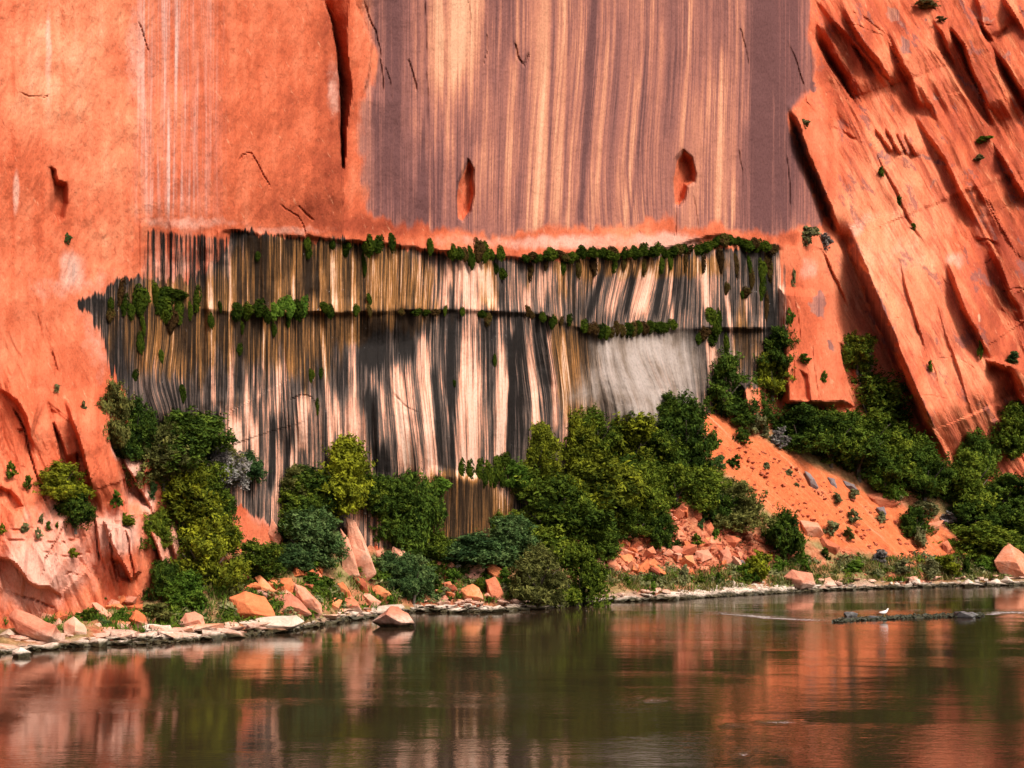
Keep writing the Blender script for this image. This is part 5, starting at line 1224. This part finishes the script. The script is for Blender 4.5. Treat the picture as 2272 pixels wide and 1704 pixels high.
# the pebble beach and the rubble: the stones that show largest one by one, the rest as one mass
def scatter_zone(P, n):
    A = np.array(P, float); out = []
    while len(out) < n:
        x = random.uniform(A[:, 0].min(), A[:, 0].max()); y = random.uniform(A[:, 1].min(), A[:, 1].max())
        if poly_sd(P, np.array([x]), np.array([y]))[0] > 0: out.append((x, y))
    return out
RUB = [(1295, 1225), (1400, 1165), (1432, 1070), (1480, 1068), (1560, 1120), (1640, 1165), (1720, 1215), (1700, 1250), (1640, 1270), (1500, 1282), (1340, 1285)]
ZONES_R = [(RUB, 210, 'angular red block in the rubble slope between the grove and the sand', (.35, 1.05), ['red', 'red', 'pink', 'orange']),
           ([(965, 1180), (990, 1180), (1030, 1240), (1060, 1290), (1000, 1290), (965, 1250)], 22, 'small broken rock in the heap beside the cream pointed rock', (.3, .7), ['red', 'pink', 'red']),
           ([(620, 1245), (650, 1240), (730, 1280), (735, 1295), (690, 1290), (640, 1270)], 24, 'small red rock in the little rockslide above the boulder pile', (.3, .7), ['orange', 'red']),
           ([(205, 1300), (260, 1310), (310, 1350), (300, 1375), (220, 1350)], 18, 'small orange rock under the leaning slabs', (.3, .7), ['orange', 'pink']),
           ([(480, 1330), (640, 1290), (780, 1330), (770, 1370), (520, 1395)], 34, 'small rock wedged among the big boulders of the pile', (.3, .8), ['orange', 'red', 'pink']),
           ([(80, 1345), (200, 1330), (330, 1400), (300, 1420), (120, 1415)], 22, 'small pink rock between the largest boulder and the rim', (.3, .7), ['pink', 'orange']),
           ([(960, 1290), (1120, 1300), (1150, 1345), (960, 1345)], 26, 'small rock between the orange boulders and the rim', (.3, .7), ['orange', 'red', 'pink'])]
for P, n, lab, (a, b_), ks in ZONES_R:
    for x, y in scatter_zone(P, n):
        b = Vector(ground_at(x, y)); s = a + (b_ - a) * random.random() ** 2.2
        o = link('rubble_block', STONES[random.randrange(12)], b + Vector((0, 0, s * .12)), (random.uniform(-.7, .7), random.uniform(-.7, .7), random.uniform(0, 6.28)), (s * 1.25, s, s), mat=ROCKM[random.choice(ks)])
        tag(o, lab, 'rock', lab.split(' in the ')[-1] + ' rocks')

def stone_mass(name, pts, smin, smax, mat, label, flat=.8, lift=.05):
    base = [np.array([v.co[:] for v in m.vertices]) for m in STONES[:6]]
    fc = [[tuple(p.vertices) for p in m.polygons] for m in STONES[:6]]
    V, Fs, n = [], [], 0
    for b in pts:
        k = random.randrange(6); s = smin + (smax - smin) * random.random() ** 2
        ax, az = random.uniform(-.6, .6), random.uniform(0, 6.28)
        ca, sa, cz, sz = math.cos(ax), math.sin(ax), math.cos(az), math.sin(az)
        p = base[k] * np.array([1.25, 1, flat]) * s
        p = p @ np.array([[1, 0, 0], [0, ca, sa], [0, -sa, ca]]) @ np.array([[cz, sz, 0], [-sz, cz, 0], [0, 0, 1]]) + np.array(b) + np.array([0, 0, lift])
        V.append(p); Fs += [tuple(i + n for i in f) for f in fc[k]]; n += len(p)
    me = bpy.data.meshes.new(name); me.from_pydata(np.concatenate(V).tolist(), [], Fs); me.materials.append(mat)
    tag(link(name, me), label, 'rubble' if 'rubble' in name else 'gravel', kind='stuff')
stone_mass('rubble', [ground_at(x, y) for x, y in scatter_zone(RUB, 2000)] + [ground_at(x, y) for x, y in scatter_zone([(1560, 930), (1640, 975), (1860, 1090), (2080, 1200), (2000, 1240), (1860, 1200), (1700, 1130), (1600, 1040)], 420) + scatter_zone([(1300, 1200), (1420, 1150), (1440, 1060), (1500, 1060), (1760, 1190), (1900, 1235), (2150, 1250), (2120, 1284), (1760, 1284), (1500, 1292), (1310, 1290)], 900)], .06, .36, M_RED, 'loose small red rubble strewn over the slopes')
beach = []
for j in range(1500):
    px = random.uniform(1480, 1760); beach.append(ground_at(px, shore_py(px) - abs(random.gauss(0, 1)) * 10 * np.interp(px, [1480, 1600, 1760], [.5, 1.3, .6])))
for j in range(1800):
    px = random.uniform(-60, 2320); beach.append(ground_at(px, shore_py(px) - abs(random.gauss(0, 5)) + 1))
stone_mass('shore_gravel', beach, .12, .40, M_PALE, 'pale pebbles with black wet feet along the water line', .7, .04)

# ================================================================ grass
def grass_mass(name, pts, mat, label, hmin, hmax):
    n = len(pts); rng = np.random.default_rng(5)
    B = np.repeat(np.array(pts), 7, 0) + rng.normal(size=(n * 7, 3)) * np.array([.16, .16, 0])
    h = rng.uniform(hmin, hmax, (len(B), 1)); a = rng.uniform(0, 6.28, (len(B), 1))
    side = np.c_[np.cos(a), np.sin(a), 0 * a] * .035
    tip = B + np.c_[rng.normal(size=(len(B), 2)) * .14, h]
    V = np.stack([B - side, B + side, tip + side * .3, tip - side * .3], 1).reshape(-1, 3)
    me = mesh_np(name, V, np.arange(4 * len(B)).reshape(-1, 4), mat, False, {'tint': np.repeat(np.clip(np.repeat(rng.normal(.5, .2, n), 7) + rng.normal(0, .1, len(B)), 0, 1), 4)})
    tag(link(name, me), label, 'grass', kind='stuff')
gd, gg = [], []
for j in range(3000):
    px = random.uniform(1330, 2290); d = random.uniform(14, np.interp(px, [1330, 1500, 1800, 2290], [70, 60, 66, 60]))
    if fbm(np.array([px / 40]), np.array([d / 14]), 2, 8)[0] > -.12:
        (gd if random.random() < .72 else gg).append(ground_at(px, shore_py(px) - d))
for j in range(1000):
    px = random.uniform(380, 1180); d = random.uniform(16, 110)
    if fbm(np.array([px / 30]), np.array([d / 14]), 2, 9)[0] > -.05:
        (gg if random.random() < .7 else gd).append(ground_at(px, shore_py(px) - d))
for j in range(220):
    px = random.uniform(80, 400); d = random.uniform(20, 70); gg.append(ground_at(px, shore_py(px) - d))
grass_mass('dry_grass', gd, LEAF['dry'], 'dry yellowish grass tufts on the bank', .10, .42)
grass_mass('green_grass', gg, LEAF['lime'], 'green grass tufts between the bank rocks', .10, .40)

# low leafy undergrowth between the rocks of the bank
def undergrowth(name, pts, mat, label):
    n, k = len(pts), 46; rng = np.random.default_rng(11)
    r = np.repeat(rng.uniform(.18, .55, (n, 1)), k, 0)
    d = rng.normal(size=(n * k, 3)); d[:, 2] = np.abs(d[:, 2]); d /= np.linalg.norm(d, axis=1)[:, None]
    C = np.repeat(np.array(pts), k, 0) + d * r * rng.uniform(.35, 1.1, (n * k, 1)) * np.array([1.2, 1.0, .75])
    t = np.clip(np.repeat(rng.normal(.5, .16, n), k) + rng.normal(0, .12, n * k), 0, 1)
    V, Fq, tn = leaf_cards(C, d + np.array([0, 0, .4]), .12, t, 2.4, .6, rng)
    tag(link(name, mesh_np(name, V, Fq, mat, False, {'tint': tn})), label, 'undergrowth', kind='stuff')
ug, ub = [], []
for j in range(900):
    px = random.uniform(360, 1330); d = random.uniform(20, 130)
    if fbm(np.array([px / 36]), np.array([d / 22]), 2, 19)[0] > .02: (ug if random.random() < .7 else ub).append(ground_at(px, shore_py(px) - d))
for j in range(620):
    px = random.uniform(1330, 2290); d = random.uniform(14, 72)
    if fbm(np.array([px / 36]), np.array([d / 16]), 2, 29)[0] > .0: (ub if random.random() < .65 else ug).append(ground_at(px, shore_py(px) - d))
undergrowth('green_undergrowth', ug, LEAF['mid'], 'low green leafy undergrowth among the bank rocks')
undergrowth('pale_undergrowth', ub, LEAF['sage'], 'low pale dry undergrowth along the bank')

# ================================================================ gravel bar in the river and the bird on it
def bar():
    P = [(1845, 1380), (1880, 1377), (1960, 1372), (2060, 1369), (2150, 1366), (2185, 1365)]
    V, Fq = [], []
    n = 60
    for i in range(n):
        t = i / (n - 1); px = 1845 + 340 * t
        py = np.interp(px, [p[0] for p in P], [p[1] for p in P]); Y = F_PX * CAMH / (py - HY)
        w = (.9 * math.sin(math.pi * t) ** .6) * (1 + .3 * mnoise.noise(Vector((i * .3, 0, 0))))
        x = (px - CX) / F_PX * Y
        for k, (o, z) in enumerate([(-1, -.25), (-.5, .03), (0, .09), (.5, .04), (1, -.25)]):
            V.append((x, Y + o * w, z + .04 * mnoise.noise(Vector((i * .7, k, 0)))))
    for i in range(n - 1):
        for k in range(4): Fq.append((i * 5 + k, i * 5 + 5 + k, i * 5 + 6 + k, i * 5 + 1 + k))
    tag(link('gravel_bar', mesh_np('gravel_bar', V, Fq, M_ALGAE, True)), 'low dark weedy gravel bar just breaking the river surface', 'gravel bar', kind='structure')
    pts = []
    for j in range(420):
        px = random.uniform(1850, 2180); py = np.interp(px, [p[0] for p in P], [p[1] for p in P]) + random.gauss(0, 1.6)
        Y = F_PX * CAMH / (py - HY); pts.append(((px - CX) / F_PX * Y, Y, .03))
    stone_mass('bar_gravel', pts, .10, .26, M_ALGAE, 'dark wet cobbles on the low gravel bar', .8, .03)
M_ALGAE = plain_material('wet_algae', (.012, .016, .008), (.06, .065, .04), 14, .5)
M_WETGREY = plain_material("wet_grey_stone", (.05, .05, .05), (.16, .155, .15), 6, .6)
bar()
for px, py, s, k, lab in [(2138, 1370, .95, 'grey', 'grey stone at the right end of the gravel bar'), (2156, 1368, .6, 'grey', 'smaller grey stone right of the other at the end of the gravel bar'), (1888, 1367, .6, 'grey', 'low grey stone at the left end of the gravel bar'), (1860, 1379, .45, 'pale', 'pale wet stone where the ripple line meets the gravel bar'), (1938, 1374, .4, 'grey', 'small stone on the bar left of the bird')]:
    Y = F_PX * CAMH / (py - HY)
    tag(link('bar_stone', STONES[int(px) % 5], ((px - CX) / F_PX * Y, Y, .10), (0, 0, px), (s * 1.3, s, s * .7), mat=M_WETGREY if k == 'grey' else M_PALE), lab, 'stone', 'stones on the gravel bar')

def bird():
    px, py = 1962, 1373
    Y = F_PX * CAMH / (py - HY); x = (px - CX) / F_PX * Y
    root = bpy.data.objects.new('white_bird', None); COL.objects.link(root)
    root.location = (x, Y, .11); root.rotation_euler = (0, 0, R(12)); root.scale = (.8, .8, .8)
    tag(root, 'white bird standing on the dark gravel bar', 'bird')
    bm = bmesh.new()                                       # one continuous body: tail, belly, chest, neck, head
    spine = [(-.34, 0, .27, .012), (-.24, 0, .27, .045), (-.12, 0, .26, .085), (.0, 0, .265, .105), (.10, 0, .30, .095), (.17, 0, .36, .060), (.205, 0, .42, .048), (.235, 0, .465, .054), (.265, 0, .472, .040), (.29, 0, .465, .015)]
    rings = []
    for i, (a, b, c, r) in enumerate(spine):
        q = Vector(spine[min(i + 1, 9)][:3]) - Vector(spine[max(i - 1, 0)][:3]); q.normalize()
        u = Vector((0, 1, 0)); w = q.cross(u).normalized()
        rings.append([bm.verts.new(Vector((a, b, c)) + (u * math.cos(2 * math.pi * k / 12) * .85 + w * math.sin(2 * math.pi * k / 12)) * r) for k in range(12)])
    for A, B in zip(rings, rings[1:]):
        for k in range(12): bm.faces.new((A[k], A[(k + 1) % 12], B[(k + 1) % 12], B[k]))
    bm.faces.new(rings[0]); bm.faces.new(rings[-1])
    bmesh.ops.recalc_face_normals(bm, faces=bm.faces)
    me = bpy.data.meshes.new('body'); bm.to_mesh(me); bm.free(); me.materials.append(M_WHITE)
    me.polygons.foreach_set('use_smooth', [True] * len(me.polygons)); link('body', me, parent=root)
    for s in (-1, 1):
        bm = bmesh.new()
        f = [bm.verts.new(p) for p in [(.10, s * .085, .34), (.11, s * .105, .27), (-.05, s * .105, .215), (-.26, s * .05, .235), (-.37, s * .02, .265), (-.20, s * .075, .315), (-.03, s * .095, .345)]]
        g = [bm.verts.new(v.co + Vector((0, -s * .022, 0))) for v in f]
        bm.faces.new(f); bm.faces.new(g[::-1])
        for k in range(7): bm.faces.new((f[k], f[(k + 1) % 7], g[(k + 1) % 7], g[k]))
        bmesh.ops.recalc_face_normals(bm, faces=bm.faces)
        me = bpy.data.meshes.new('wing'); bm.to_mesh(me); bm.free(); me.materials.append(M_WING); link('wing', me, parent=root)
        bm = bmesh.new()
        tube(bm, [(.0, s * .04, .19), (.01, s * .04, .09), (-.005, s * .04, .0)], .011, .008, 6); tube(bm, [(-.005, s * .04, .006), (.05, s * .05, .004)], .008, .004, 5)
        me = bpy.data.meshes.new('leg'); bm.to_mesh(me); bm.free(); me.materials.append(M_BILL); link('leg', me, parent=root)
        bm = bmesh.new(); bmesh.ops.create_icosphere(bm, subdivisions=1, radius=.008)
        me = bpy.data.meshes.new('eye'); bm.to_mesh(me); bm.free(); me.materials.append(M_ALGAE); link('eye', me, (.25, s * .042, .482), parent=root)
    bm = bmesh.new(); tube(bm, [(.28, 0, .466), (.32, 0, .462), (.365, 0, .445)], .016, .004, 6)
    me = bpy.data.meshes.new('bill'); bm.to_mesh(me); bm.free(); me.materials.append(M_BILL); link('bill', me, parent=root)
M_WHITE = plain_material('white_feathers', (.76, .74, .72), (.84, .83, .82), 20)
M_WING = plain_material('pale_wing', (.66, .65, .66), (.80, .79, .79), 24)
M_BILL = plain_material('yellow_bill', (.45, .26, .05), (.55, .33, .07), 20)
bird()
